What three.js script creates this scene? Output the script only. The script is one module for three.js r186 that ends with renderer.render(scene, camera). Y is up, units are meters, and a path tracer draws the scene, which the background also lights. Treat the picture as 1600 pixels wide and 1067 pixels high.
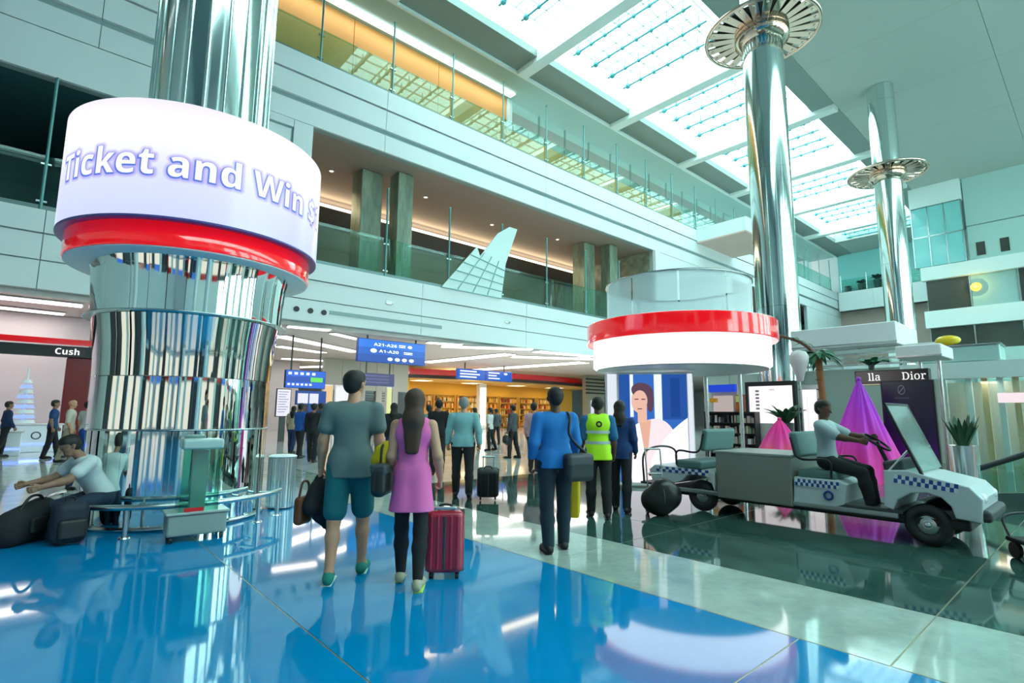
import * as THREE from 'three';
import { mergeGeometries, mergeVertices } from 'three/addons/utils/BufferGeometryUtils.js';
import { RoundedBoxGeometry } from 'three/addons/geometries/RoundedBoxGeometry.js';
import { RectAreaLightUniformsLib } from 'three/addons/lights/RectAreaLightUniformsLib.js';
RectAreaLightUniformsLib.init();

// ---------- camera, sky, exposure ----------
// world: x runs along the gallery front (u), -z runs towards it (v), y up, metres
const scene = new THREE.Scene();
const EYE = 1.52, FOC = 830, CX = 800, CY = 533.5;
const YAW = 48.5 * Math.PI / 180, PITCH = Math.atan((646 - 533.5) / 830), ROLL = Math.atan(0.009);
const cf = new THREE.Vector3(Math.cos(YAW) * Math.cos(PITCH), Math.sin(PITCH), -Math.sin(YAW) * Math.cos(PITCH));
const cr0 = new THREE.Vector3().crossVectors(cf, new THREE.Vector3(0, 1, 0)).normalize();
const cu0 = new THREE.Vector3().crossVectors(cr0, cf);
const cr = cr0.clone().multiplyScalar(Math.cos(ROLL)).addScaledVector(cu0, Math.sin(ROLL));
const cu = new THREE.Vector3().crossVectors(cr, cf);
const camera = new THREE.PerspectiveCamera(2 * Math.atan(533.5 / FOC) * 180 / Math.PI, 1600 / 1067, 0.05, 300);
camera.position.set(0, EYE, 0);
camera.up.copy(cu);
camera.lookAt(camera.position.clone().add(cf));
scene.background = new THREE.Color().setRGB(0.90, 0.99, 1.0);
scene.backgroundIntensity = 6.4;
const renderer = new THREE.WebGLRenderer();
renderer.toneMapping = THREE.LinearToneMapping;
renderer.toneMappingExposure = 1.06;
renderer.shadowMap.enabled = true;

// ---------- helpers ----------
let seed = 7;
const rnd = () => { seed = (seed * 16807) % 2147483647; return (seed - 1) / 2147483646; };
const rr = (a, b) => a + (b - a) * rnd();
const V3 = (x, y, z) => new THREE.Vector3(x, y, z);
const P = (u, h, v) => V3(u, h, -v);                         // gallery coordinates to world
const ray = (x, y) => cf.clone().addScaledVector(cr, (x - CX) / FOC).addScaledVector(cu, -(y - CY) / FOC);
const onH = (x, y, h = 0) => { const d = ray(x, y), t = (h - EYE) / d.y; return V3(d.x * t, h, d.z * t); };
const onV = (x, y, v) => { const d = ray(x, y), t = -v / d.z; return V3(d.x * t, EYE + d.y * t, -v); };
const onU = (x, y, u) => { const d = ray(x, y), t = u / d.x; return V3(u, EYE + d.y * t, d.z * t); };
const used = {};
function numbered(n) { if (!used[n]) { used[n] = 1; return n; } return n + '_' + String(used[n]++).padStart(3, '0'); }
function shade(o) { o.castShadow = true; o.receiveShadow = true; return o; }
function thing(name, label, category, pos, turn = 0, group) {
  const o = new THREE.Group(); o.name = numbered(name); scene.add(o);
  if (pos) o.position.copy(pos); o.rotation.y = turn;
  o.userData = { label, category }; if (group) o.userData.group = group;
  return o;
}
function tag(o, label, category, group) { o.userData = { label, category }; if (group) o.userData.group = group; return o; }
function stdAttrs(g) {
  g = g.index ? g.toNonIndexed() : g;
  for (const k of Object.keys(g.attributes)) if (!['position', 'normal', 'uv'].includes(k)) g.deleteAttribute(k);
  if (!g.attributes.uv) g.setAttribute('uv', new THREE.BufferAttribute(new Float32Array(g.attributes.position.count * 2), 2));
  if (!g.attributes.normal) g.computeVertexNormals();
  g.morphAttributes = {};
  return g;
}
const join = (gs) => Array.isArray(gs) ? (gs.length === 1 ? gs[0] : mergeGeometries(gs.map(stdAttrs))) : gs;
function part(name, gs, m, parent) { const o = shade(new THREE.Mesh(join(gs), m)); o.name = name; parent.add(o); return o; }
function mesh(name, gs, m) { const o = shade(new THREE.Mesh(join(gs), m)); o.name = numbered(name); scene.add(o); return o; }
function struct(name, gs, m) { const o = mesh(name, gs, m); o.userData.kind = 'structure'; return o; }
function structGroup(name) { const o = new THREE.Group(); o.name = numbered(name); o.userData.kind = 'structure'; scene.add(o); return o; }
function copyOf(o, label) { const c = o.clone(); c.name = numbered(o.name.replace(/_\d{3}$/, '')); c.userData = { ...o.userData }; if (label) c.userData.label = label; scene.add(c); return c; }
// geometry shorthands, all in world or parent space
function tr(g, x = 0, y = 0, z = 0, rx = 0, ry = 0, rz = 0) { g.applyMatrix4(new THREE.Matrix4().compose(V3(x, y, z), new THREE.Quaternion().setFromEuler(new THREE.Euler(rx, ry, rz)), V3(1, 1, 1))); return g; }
const box = (w, h, d, x = 0, y = 0, z = 0, rx = 0, ry = 0, rz = 0) => { // uv in metres
  const g = new THREE.BoxGeometry(w, h, d), uv = g.attributes.uv, s = [[d, h], [d, h], [w, d], [w, d], [w, h], [w, h]];
  for (let i = 0; i < 24; i++) uv.setXY(i, uv.getX(i) * s[i >> 2][0], uv.getY(i) * s[i >> 2][1]);
  return tr(g, x, y, z, rx, ry, rz);
};
const rbox = (w, h, d, r, x = 0, y = 0, z = 0, rx = 0, ry = 0, rz = 0, seg = 3) => tr(new RoundedBoxGeometry(w, h, d, seg, Math.min(r, w / 2.01, h / 2.01, d / 2.01)), x, y, z, rx, ry, rz);
const cyl = (r0, r1, h, x = 0, y = 0, z = 0, rx = 0, ry = 0, rz = 0, n = 24, open = false) => tr(new THREE.CylinderGeometry(r1, r0, h, n, 1, open), x, y, z, rx, ry, rz); // r0 at the bottom
const sph = (r, x = 0, y = 0, z = 0, sx = 1, sy = 1, sz = 1, n = 16) => { const g = new THREE.SphereGeometry(r, n, Math.round(n * 0.7)); g.scale(sx, sy, sz); return tr(g, x, y, z); };
const lathe = (pts, n = 48) => new THREE.LatheGeometry(pts.map(([a, b]) => new THREE.Vector2(a, b)), n);
const tube = (pts, r, n = 8, seg) => new THREE.TubeGeometry(pts.length === 2 ? new THREE.LineCurve3(pts[0], pts[1]) : new THREE.CatmullRomCurve3(pts), seg || (pts.length === 2 ? 1 : pts.length * 5), r, n);
const extr = (pts, d, bevel = 0) => { const s = new THREE.Shape(pts.map(([a, b]) => new THREE.Vector2(a, b))); return new THREE.ExtrudeGeometry(s, { depth: d, bevelEnabled: bevel > 0, bevelSize: bevel, bevelThickness: bevel, bevelSegments: 2, curveSegments: 12 }); };
// box between two corners in gallery coordinates (u, h, v)
const ubox = (u0, u1, h0, h1, v0, v1) => box(u1 - u0, h1 - h0, v1 - v0, (u0 + u1) / 2, (h0 + h1) / 2, -(v0 + v1) / 2);

// ---------- materials ----------
const lin = (r, g, b) => new THREE.Color().setRGB(r, g, b);
const std = (c, roughness = 0.6, metalness = 0, o = {}) => new THREE.MeshStandardMaterial({ color: c, roughness, metalness, ...o });
const phys = (c, roughness, o = {}) => new THREE.MeshPhysicalMaterial({ color: c, roughness, ...o });
const glow = (c, k, o = {}) => new THREE.MeshStandardMaterial({ color: 0x111111, roughness: 0.5, emissive: c, emissiveIntensity: k, ...o });
function noiseTex(size, fn, srgb = false) {
  const d = new Uint8Array(size * size * 4);
  for (let y = 0; y < size; y++) for (let x = 0; x < size; x++) { const c = fn(x, y), i = (y * size + x) * 4; d[i] = c[0]; d[i + 1] = c[1]; d[i + 2] = c[2]; d[i + 3] = 255; }
  const t = new THREE.DataTexture(d, size, size); t.wrapS = t.wrapT = THREE.RepeatWrapping; t.magFilter = THREE.LinearFilter; t.minFilter = THREE.LinearMipmapLinearFilter; t.generateMipmaps = true;
  if (srgb) t.colorSpace = THREE.SRGBColorSpace; t.needsUpdate = true; return t;
}
function fieldOf(size, steps, s0) { // tileable value noise, 0..1
  seed = s0; const out = new Float32Array(size * size); let amp = 1, sum = 0;
  for (const n of steps) {
    const g = Float32Array.from({ length: n * n }, rnd);
    for (let y = 0; y < size; y++) for (let x = 0; x < size; x++) {
      const fx = x / size * n, fy = y / size * n, x0 = fx | 0, y0 = fy | 0; let tx = fx - x0, ty = fy - y0; tx = tx * tx * (3 - 2 * tx); ty = ty * ty * (3 - 2 * ty);
      const at = (a, b) => g[(b % n) * n + (a % n)];
      out[y * size + x] += amp * ((at(x0, y0) * (1 - tx) + at(x0 + 1, y0) * tx) * (1 - ty) + (at(x0, y0 + 1) * (1 - tx) + at(x0 + 1, y0 + 1) * tx) * ty);
    }
    sum += amp; amp *= 0.6;
  }
  for (let i = 0; i < out.length; i++) out[i] /= sum;
  return out;
}
const fleck = fieldOf(256, [8, 32, 128, 256], 11), cloud = fieldOf(256, [3, 7, 15], 23);
const speckled = (a, b, amt = 1) => noiseTex(256, (x, y) => { const k = Math.min(1, Math.max(0, (fleck[y * 256 + x] - 0.5) * 1.6 * amt + 0.5 + (cloud[y * 256 + x] - 0.5) * 0.4 * amt)); return [0, 1, 2].map((i) => a[i] + (b[i] - a[i]) * k); }, true);
const rep = (t, s) => { const c = t.clone(); c.repeat.set(s, s); c.needsUpdate = true; return c; };
const stoneBlue = phys(0xffffff, 0.05, { map: rep(speckled([0, 130, 190], [2, 140, 198], 0.6), 0.6), specularIntensity: 1, ior: 1.5 });
const stoneWhite = phys(0xffffff, 0.06, { map: rep(speckled([158, 174, 165], [186, 200, 190], 0.9), 0.5), ior: 1.55 });
const stoneGrey = phys(0xffffff, 0.05, { map: rep(speckled([44, 74, 68], [72, 104, 97]), 0.5), ior: 1.6 });
const stonePale = phys(0xffffff, 0.07, { map: rep(speckled([196, 198, 196], [222, 224, 222], 0.9), 0.5), ior: 1.5 });
const brass = std(lin(0.42, 0.38, 0.26), 0.35, 0.8);
const plasterBump = noiseTex(256, (x, y) => { const v = fleck[y * 256 + x] * 255; return [v, v, v]; });
const wallPaint = std(lin(0.70, 0.75, 0.755), 0.55, 0, { bumpMap: rep(plasterBump, 0.7), bumpScale: 0.002 });
const wallGroove = std(lin(0.30, 0.40, 0.40), 0.7);
const ceilGrey = std(lin(0.40, 0.47, 0.44), 0.6, 0, { bumpMap: rep(plasterBump, 0.5), bumpScale: 0.002 });
const beamGrey = std(lin(0.22, 0.29, 0.27), 0.55);
const beamPale = std(lin(0.72, 0.84, 0.82), 0.5);
const taupe = std(lin(0.40, 0.31, 0.27), 0.7);
const chrome = std(lin(0.70, 0.82, 0.80), 0.10, 1);
const mirror = std(lin(0.78, 0.90, 0.87), 0.03, 1);
const steel = std(lin(0.60, 0.66, 0.66), 0.22, 1);
const copper = std(lin(0.75, 0.58, 0.48), 0.12, 1);
const black = std(lin(0.012, 0.013, 0.015), 0.5);
const darkGrey = std(lin(0.05, 0.06, 0.065), 0.5);
const white = std(lin(0.82, 0.84, 0.85), 0.45);
const redGloss = phys(lin(0.72, 0.006, 0.012), 0.12, { clearcoat: 1, clearcoatRoughness: 0.05 });
const redLit = phys(lin(0.72, 0.006, 0.012), 0.12, { clearcoat: 1, clearcoatRoughness: 0.05, emissive: lin(1, 0.004, 0.012), emissiveIntensity: 0.5 }); // backlit acrylic band
const skyGlass = phys(lin(0.84, 0.99, 0.975), 0, { transmission: 1, thickness: 0, ior: 1.45 });
const railGlass = phys(lin(0.70, 0.90, 0.85), 0, { transmission: 1, thickness: 0, ior: 1.5 });
const olive = std(0xffffff, 0.35, 0, { map: rep(speckled([112, 126, 108], [164, 174, 154]), 0.4) });
function canvasTex(w, h, draw) { const c = document.createElement('canvas'); c.width = w; c.height = h; const g = c.getContext('2d'); draw(g, w, h); const t = new THREE.CanvasTexture(c); t.colorSpace = THREE.SRGBColorSpace; t.magFilter = THREE.LinearFilter; return t; }
const screenMat = (t, k) => new THREE.MeshStandardMaterial({ color: 0x050505, roughness: 0.25, emissive: 0xffffff, emissiveMap: t, emissiveIntensity: k });
function area(color, k, w, h, pos, look) { const l = new THREE.RectAreaLight(color, k, w, h); l.position.copy(pos); l.lookAt(look); scene.add(l); return l; }

// ---------- the setting ----------
const VF = 24.8, CE = 24.8, U0 = -24, U1 = 86, L2 = 8.6, L3 = 18.85, SOFF = 5.72;
{ // floor: slabs with brass joints between
  const floor = structGroup('floor');
  const g = 0.012;
  const slab = (u0, u1, v0, v1, m) => part('slab', ubox(u0 + g / 2, u1 - g / 2, -0.2, 0, v0 + g / 2, v1 - g / 2), m, floor);
  const us = [U0, -12, -5.4, -1, 1.56, 4.08], vs = [-24, -9, 1.6, 9.05];
  for (let i = 0; i < 5; i++) for (let j = 0; j < 3; j++) slab(us[i], us[i + 1], vs[j], vs[j + 1], stoneBlue);
  for (let v = -24; v < 60; v += 3.0) { slab(4.08, 5.35, v + 1.07, Math.min(62, v + 4.07), stoneWhite); }
  for (let v = -24; v < 9; v += 3.0) { slab(5.35, 6.66, v + 1.07, v + 4.07, stoneGrey); slab(6.66, 13, v + 1.07, v + 4.07, stoneGrey); slab(13, 28, v + 1.07, v + 4.07, stoneGrey); }
  slab(28, U1, -24, 10.07, stoneGrey);
  for (let i = 0; i < 6; i++) { const a = [5.35, 9, 13, 18, 28, 48, U1]; for (const [v0, v1] of [[10.07, 14], [14, 19], [19, 25], [25, 34], [34, 62]]) slab(a[i], a[i + 1], v0, v1, stonePale); }
  for (let i = 0; i < 5; i++) for (const [v0, v1] of [[9.05, 14], [14, 19], [19, 25], [25, 34], [34, 62]]) slab(us[i], us[i + 1], v0, v1, stonePale);
  part('joint_strip', ubox(U0, U1, -0.25, -0.002, -24, 62), brass, floor);
}
{ // gallery front: panels with recessed joints on a backing wall
  const wall = structGroup('wall_back');
  const backing = (u0, u1, h0, h1) => part('backing', ubox(u0, u1, h0, h1, VF + 0.12, VF + 0.45), wallGroove, wall);
  const row = (u0, u1, h0, h1, len, off = 0) => { const n = Math.max(1, Math.round((u1 - u0) / len)), w = (u1 - u0) / n; for (let i = 0; i < n; i++) part('wall_panel', ubox(u0 + i * w + 0.012, u0 + (i + 1) * w - 0.012, h0 + 0.012, h1 - 0.012, VF - off, VF + 0.12), wallPaint, wall); };
  backing(U0, U1, SOFF, L2); row(U0, U1, SOFF, 6.75, 8.04); row(U0, U1, 6.78, 7.72, 8.04); row(U0, U1, 7.75, L2, 8.04, 0.05);
  // upper fascia over the openings
  backing(U0, U1, 15.4, L3); row(U0, U1, 15.4, 16.38, 12.06); row(U0, U1, 16.62, 17.75, 12.06, 0.06); row(U0, U1, 17.8, L3, 12.06, 0.12);
  backing(U0, 2.4, 13.65, 15.4); row(U0, 2.4, 13.65, 15.38, 8);
  // pier with a recessed panel, and the solid bay beyond the wide opening
  backing(2.4, 8.83, L2, 15.4); row(2.4, 4.4, L2, 15.4, 2); row(7.9, 8.83, L2, 15.4, 1); row(4.4, 7.9, L2, 9.4, 4); row(4.4, 7.9, 15.0, 15.4, 4);
  part('recessed_panel', ubox(4.5, 7.8, 9.5, 14.9, VF + 0.06, VF + 0.125), wallPaint, wall);
  backing(37.95, 52, L2, 15.4); row(38.6, 52, L2, 15.38, 6.7); row(37.95, 38.58, L2, 15.4, 1, 0.15);
  backing(72, U1, L2, 15.4); row(72, U1, L2, 15.38, 7);
  // round air nozzles, slot diffuser, oval lights in the lower fascia
  for (const u of [8.56, 9.21, 9.86]) part('air_nozzle', cyl(0.13, 0.13, 0.06, u, 6.24, -VF + 0.01, Math.PI / 2), black, wall);
  part('slot_diffuser', ubox(10.14, 16.63, 6.2, 6.38, VF - 0.03, VF), wallGroove, wall);
  part('slot_diffuser', ubox(-20, -2.2, 6.2, 6.38, VF - 0.03, VF), wallGroove, wall);
  for (const u of [13.3, 21.55, 29.8, -2.1]) part('oval_light', sph(0.24, u, 7.2, -VF, 1, 0.55, 0.25), steel, wall);
}
{ // floors of the upper levels, their ceilings and rear walls
  struct('floor_upper_level', ubox(U0, U1, SOFF + 0.05, L2 - 0.03, VF + 0.45, 62), taupe);
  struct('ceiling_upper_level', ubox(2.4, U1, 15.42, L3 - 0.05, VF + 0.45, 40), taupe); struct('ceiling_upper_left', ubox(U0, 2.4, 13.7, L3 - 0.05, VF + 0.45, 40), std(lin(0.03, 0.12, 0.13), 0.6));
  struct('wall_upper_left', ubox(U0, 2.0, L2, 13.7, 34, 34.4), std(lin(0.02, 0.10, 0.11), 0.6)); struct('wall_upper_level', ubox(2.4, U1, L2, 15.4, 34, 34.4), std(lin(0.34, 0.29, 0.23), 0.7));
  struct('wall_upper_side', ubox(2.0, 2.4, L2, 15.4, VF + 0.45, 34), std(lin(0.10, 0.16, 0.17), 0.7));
  struct('wall_upper_end', ubox(38.0, 38.5, L2, 15.4, VF + 0.45, 34), olive);
  const bulkhead = struct('trim_1', ubox(8, 38, 13.75, 14.85, 33.2, 34), std(lin(0.05, 0.045, 0.04), 0.6));
  struct('ceiling_shops', [ubox(U0, U1, SOFF - 0.18, SOFF + 0.04, VF + 0.45, 62)], std(lin(0.66, 0.61, 0.58), 0.6));
  struct('ceiling_top_gallery', ubox(U0, U1, CE, CE + 0.4, 25.1, 29), std(lin(0.36, 0.58, 0.55), 0.6));
}
{ // hall roof: flat ceiling, beams, skylight
  const ceil = structGroup('ceiling');
  for (let i = 0; i < 12; i++) { const a = U0 + i * 7.6; part('ceiling_panel', ubox(a + 0.01, Math.min(U1, a + 7.6) - 0.01, CE, CE + 0.4, -24, -16.01), ceilGrey, ceil); if (a < -9 || a > 56) part('ceiling_panel', ubox(a + 0.01, Math.min(U1, a + 7.6) - 0.01, CE, CE + 0.4, -15.99, -6.01), ceilGrey, ceil); part('ceiling_panel', ubox(a + 0.01, Math.min(U1, a + 7.6) - 0.01, CE, CE + 0.4, -5.99, 3), ceilGrey, ceil); part('ceiling_panel', ubox(a + 0.01, Math.min(U1, a + 7.6) - 0.01, CE, CE + 0.4, 3.02, 11.85), ceilGrey, ceil); }
  part('roof_deck', ubox(U0, U1, CE + 0.4, CE + 0.6, -24, -16), beamGrey, ceil); part('roof_deck', ubox(U0, U1, CE + 0.4, CE + 0.6, -6, 13.2), beamGrey, ceil); part('roof_deck', ubox(U0, -8.8, CE + 0.4, CE + 0.6, -16, -6), beamGrey, ceil); part('roof_deck', ubox(59.6, U1, CE + 0.4, CE + 0.6, -16, -6), beamGrey, ceil);
  part('roof_deck', ubox(U0, U1, CE + 0.4, CE + 0.6, 23.3, 40), beamGrey, ceil);
  part('edge_beam', ubox(U0, U1, CE - 0.02, CE + 0.5, 11.86, 13.4), beamGrey, ceil);
  part('edge_beam', ubox(U0, U1, CE - 0.02, CE + 0.5, 23.05, 25.0), beamGrey, ceil);
  part('edge_trim', ubox(U0, U1, CE - 0.22, CE + 0.1, 25.0, 25.16), beamPale, ceil);
  const sl = structGroup('window_1');
  const bays = []; for (let u = 2.55 - 30.3; u < U1; u += 10.1) bays.push(u);
  for (const u of bays) {
    if (u > U0 && u < 80) part('cross_beam', ubox(u - 0.4, u + 0.4, CE - 0.35, CE + 0.5, 11.86, 25.0), beamPale, sl);
    const a = Math.max(u + 0.4, U0), b = Math.min(u + 9.7, U1);
    if (b - a < 2 || a > 78) continue;
    if (b < 14) { part('blind_bay', ubox(a, b, CE + 0.5, CE + 0.7, 13.2, 23.3), ceilGrey, sl); continue; }
    part('edge_pane', ubox(a, b, CE + 1.0, CE + 1.015, 13.35, 14.27), skyGlass, sl); part('edge_pane', ubox(a, b, CE + 1.0, CE + 1.015, 21.73, 23.15), skyGlass, sl);
    part('well_side', ubox(a, b, CE + 0.5, CE + 1.1, 13.2, 13.3), white, sl); part('well_side', ubox(a, b, CE + 0.5, CE + 1.1, 23.2, 23.3), white, sl);
    for (let k = 0; k < 6; k++) for (let j = 0; j < 7; j++) { const w = (b - a) / 6, d = 7.4 / 7; part('pane', ubox(a + k * w + 0.03, a + (k + 1) * w - 0.03, CE + 1.0, CE + 1.015, 14.3 + j * d + 0.03, 14.3 + (j + 1) * d - 0.03), skyGlass, sl); }
    part('glazing_bars', [...Array(7).keys()].map((k) => ubox(a + k * (b - a) / 6 - 0.035, a + k * (b - a) / 6 + 0.035, CE + 0.96, CE + 1.06, 14.3, 21.7)).concat([...Array(8).keys()].map((j) => ubox(a, b, CE + 0.96, CE + 1.06, 14.3 + j * 7.4 / 7 - 0.03, 14.3 + j * 7.4 / 7 + 0.03))), beamPale, sl);
    for (let k = 0; k < 4; k++) {
      const x = u + 1.7 + k * 1.8; if (x < U0 + 1) continue;
      part('truss_bar', [tube([P(x, CE + 0.35, 14.2), P(x, CE + 0.35, 21.7)], 0.07, 6), ...[...Array(7).keys()].map((j) => sph(j === 6 ? 0.2 : 0.14, x, CE + 0.35, -(14.7 + j * 1.1), 1, 1, 1, 8)), ...[...Array(7).keys()].map((j) => tube([P(x, CE + 0.35, 14.7 + j * 1.1), P(x, CE + 0.98, 14.7 + j * 1.1)], 0.035, 5))], std(lin(0.10, 0.42, 0.48), 0.4, 0.3), sl);
    }
  }
  const s2 = structGroup('window_3'); // the matching skylight over the near side of the hall
  for (let k = 0; k < 9; k++) { const a = -8.8 + k * 7.6; part('cross_beam', ubox(a - 0.2, a + 0.2, CE + 0.1, CE + 0.6, -16, -6), beamPale, s2); for (let j = 0; j < 4; j++) part('pane', ubox(a + 0.2, a + 7.4, CE + 0.45, CE + 0.465, -16 + j * 2.5 + 0.03, -13.5 + j * 2.5 - 0.03), skyGlass, s2); part('glazing_bars', [0, 1, 2, 3, 4].map((j) => ubox(a + 0.2, a + 7.4, CE + 0.4, CE + 0.5, -16.04 + j * 2.5, -15.96 + j * 2.5)), beamPale, s2); }
  struct('roof_end', [ubox(78.6, U1, CE, CE + 1.2, 13.2, 23.4)], ceilGrey);
}
{ // outer walls out of view close the hall; the near one is glazed
  struct('wall_left', ubox(U0 - 0.4, U0, 0, CE + 0.4, -24, 62), wallPaint);
  struct('wall_right', ubox(U1, U1 + 0.4, 0, CE + 1.2, -24, 62), wallPaint);
  struct('wall_shops_rear', ubox(U0, U1, 0, SOFF, 61.6, 62), wallPaint);
  const near = structGroup('wall_front');
  part('wall_panel', [ubox(U0, U1, 0, 4, -24.4, -24), ubox(U0, U1, 22.5, CE + 0.4, -24.4, -24)], wallPaint, near);
  for (let i = 0; i < 11; i++) part('wall_panel', ubox(U0 + i * 10, Math.min(U1, U0 + i * 10 + 3.2), 4, 22.5, -24.4, -24), wallPaint, near);
  for (let i = 0; i < 11; i++) {
    const a = U0 + i * 10 + 3.2, b = U0 + i * 10 + 10; if (b > U1) break;
    if (b < 7) { part('wall_panel', ubox(a, b, 4, 22.5, -24.4, -24), wallPaint, near); continue; }
    part('mullion', [ubox((a + b) / 2 - 0.1, (a + b) / 2 + 0.1, 4, 22.5, -24.3, -24.1), ...[8, 12.6, 17.5].map((h) => ubox(a, b, h - 0.08, h + 0.08, -24.3, -24.1))], beamPale, near);
    part('pane', ubox(a, b, 4, 22.5, -24.22, -24.2), skyGlass, near);
  }
}
{ // near side of the hall, seen only in the mirror base and the polished columns: shop fronts, an upper opening, a row of columns
  const w = structGroup('wall_front_shops'), lit = glow(lin(1, 0.9, 0.78), 0.9), dim = std(lin(0.05, 0.06, 0.07), 0.3), blue = glow(lin(0.05, 0.2, 0.8), 0.8);
  for (let i = 0; i < 16; i++) { const a = U0 + 2 + i * 5.2; part('shop_front', ubox(a, a + 3.4, 0.3, 3.4, -23.9, -23.8), i % 3 === 1 ? dim : lit, w); part('shop_frame', ubox(a + 3.5, a + 5.1, 0, 4, -23.95, -23.6), i % 2 ? dim : beamPale, w); part('shop_header', ubox(a, a + 3.4, 3.5, 4.1, -23.9, -23.7), i % 4 === 0 ? blue : i % 2 ? redGloss : dim, w); }
  const w2 = structGroup('wall_left_shops');
  for (let i = 0; i < 9; i++) { const a = -22 + i * 4.9; part('shop_front', ubox(U0 + 0.05, U0 + 0.15, 0.3, 3.4, a, a + 3.2), i % 3 === 2 ? dim : lit, w2); part('shop_frame', ubox(U0 + 0.02, U0 + 0.4, 0, 4, a + 3.3, a + 4.8), i % 2 ? dim : beamPale, w2); part('shop_header', ubox(U0 + 0.05, U0 + 0.3, 3.5, 4.1, a, a + 3.2), i % 3 === 0 ? blue : i % 3 === 1 ? redGloss : dim, w2); }
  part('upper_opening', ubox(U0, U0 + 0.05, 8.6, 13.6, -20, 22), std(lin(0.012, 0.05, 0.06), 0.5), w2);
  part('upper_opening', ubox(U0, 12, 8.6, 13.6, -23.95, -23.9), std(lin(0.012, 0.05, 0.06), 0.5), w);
  for (const [u, l] of [[-9, 'pale round column on the near side opposite the mirror base'], [1.65, 'pale round column on the near side facing the ribbed column'], [22.5, 'pale round column on the near side facing the copper ringed column'], [-16, 'pale round column before the lit shops of the side wall']]) { const t = thing('round_column', l, 'column', P(u, 0, u === -16 ? 4 : -18 + (u === 1.65 ? 1 : 0))); part('shaft', cyl(0.8, 0.8, CE - 0.3, 0, (CE - 0.3) / 2 + 0.12, 0, 0, 0, 0, 40), white, t); part('base_ring', cyl(0.95, 0.95, 0.12, 0, 0.06, 0, 0, 0, 0, 40), steel, t); part('collar', cyl(0.86, 0.86, 0.3, 0, 6, 0, 0, 0, 0, 40), steel, t); }
}
{ // top gallery: warm wall with a bright cove line, lower wall and clerestory beyond
  const warm = std(lin(0.72, 0.36, 0.10), 0.6);
  const w = structGroup('wall_top_gallery');
  for (let u = U0; u < 24; u += 6) part('wall_panel', ubox(u + 0.02, u + 5.98, L3 - 0.05, CE, 28, 28.3), warm, w);
  for (let u = 24; u < 60; u += 6) part('wall_panel', ubox(u + 0.02, u + 5.98, L3 - 0.05, 22.5, 28, 28.3), u < 46 ? warm : wallPaint, w);
  part('wall_panel', ubox(60, U1, L3 - 0.05, 20, 28, 28.3), wallPaint, w);
  part('end_frame', ubox(24, 24.5, 22.4, CE, 27.9, 28.4), beamPale, w);
  struct('floor_top_gallery', ubox(U0, U1, L3 - 0.25, L3 - 0.05, VF + 0.45, 29), taupe);
  const cl = structGroup('window_2');
  for (let u = 24.5; u < U1 - 3; u += 3) { part('pane', ubox(u + 0.05, u + 2.95, u < 60 ? 22.5 : 20, CE, 28.1, 28.12), skyGlass, cl); part('mullion', ubox(u - 0.05, u + 0.05, u < 60 ? 22.5 : 20, CE, 28.05, 28.2), steel, cl); }
  const cove = tag(mesh('cove_light', ubox(U0 + 1, 24, CE - 0.14, CE - 0.05, 27.0, 27.55), glow(lin(1, 0.98, 0.92), 3)), 'bright cove strip light along the ceiling above the orange gallery wall', 'light');
  area(lin(1, 0.93, 0.82), 5, 30, 0.5, P(9, CE - 0.16, 27.28), P(9, 0, 27.28));
  area(lin(1, 0.72, 0.36), 1.6, 20, 0.5, P(35, 22.9, 26.9), P(35, 20.5, 28));
}
{ // cove light of the wide opening
  tag(mesh('cove_light', ubox(8.9, 37.9, 14.95, 15.1, 33.3, 33.9), glow(lin(1, 0.9, 0.66), 2.6)), 'warm cove strip light along the rear of the taupe gallery', 'light');
  area(lin(1, 0.82, 0.52), 6, 28.6, 0.5, P(23.4, 14.99, 33.0), P(23.4, 15.6, 31.0));
  for (const [u, v] of [[11.5, 29], [17.6, 28.5], [24, 29.5], [30, 28.5]]) {
    const t = thing('downlight', 'small round recessed downlight in the taupe gallery ceiling', 'downlight', P(u, 15.42, v), 0, 'downlights of the taupe gallery ceiling');
    part('ring', lathe([[0.11, -0.02], [0.16, -0.02], [0.16, 0.01], [0.11, 0.01]], 20), white, t); part('lens', cyl(0.11, 0.11, 0.012, 0, -0.008), glow(lin(1, 0.85, 0.6), 4), t);
    const s = new THREE.SpotLight(lin(1, 0.8, 0.55), 60, 12, 0.9, 0.5); s.position.copy(P(u, 15.36, v)); s.target.position.copy(P(u, 8, v)); scene.add(s, s.target); s.castShadow = true;
  }
}
function balustrade(label, u0, u1, step, h0, h1, postTop, vv) {
  const t = thing('glass_balustrade', label, 'balustrade', P((u0 + u1) / 2, h0, vv));
  const c = (u0 + u1) / 2, x = (u) => u - c;
  for (let u = u0; u < u1 - 0.5; u += step) part('pane', box(Math.min(step, u1 - u) - 0.06, h1 - h0, 0.02, x(u + Math.min(step, u1 - u) / 2), (h1 - h0) / 2, 0), railGlass, t);
  for (let u = u0; u <= u1 + 0.01; u += step) { const p = part('post', [cyl(0.055, 0.055, postTop - h0, x(u), (postTop - h0) / 2, 0.09, 0, 0, 0, 10), sph(0.075, x(u), postTop - h0, 0.09, 1, 1.3, 1, 10)], std(lin(0.12, 0.30, 0.29), 0.35, 0.5), t); for (const y of [h1 - h0 - 0.3, 0.3]) part('clamp', box(0.3, 0.06, 0.12, x(u), y, 0.06), steel, p); }
  part('base_rail', box(u1 - u0, 0.16, 0.14, 0, 0.08, 0.02), std(lin(0.16, 0.24, 0.24), 0.4, 0.5), t);
  part('hand_rail', box(u1 - u0, 0.05, 0.07, 0, h1 - h0 + 0.02, 0), railGlass, t);
}
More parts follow.
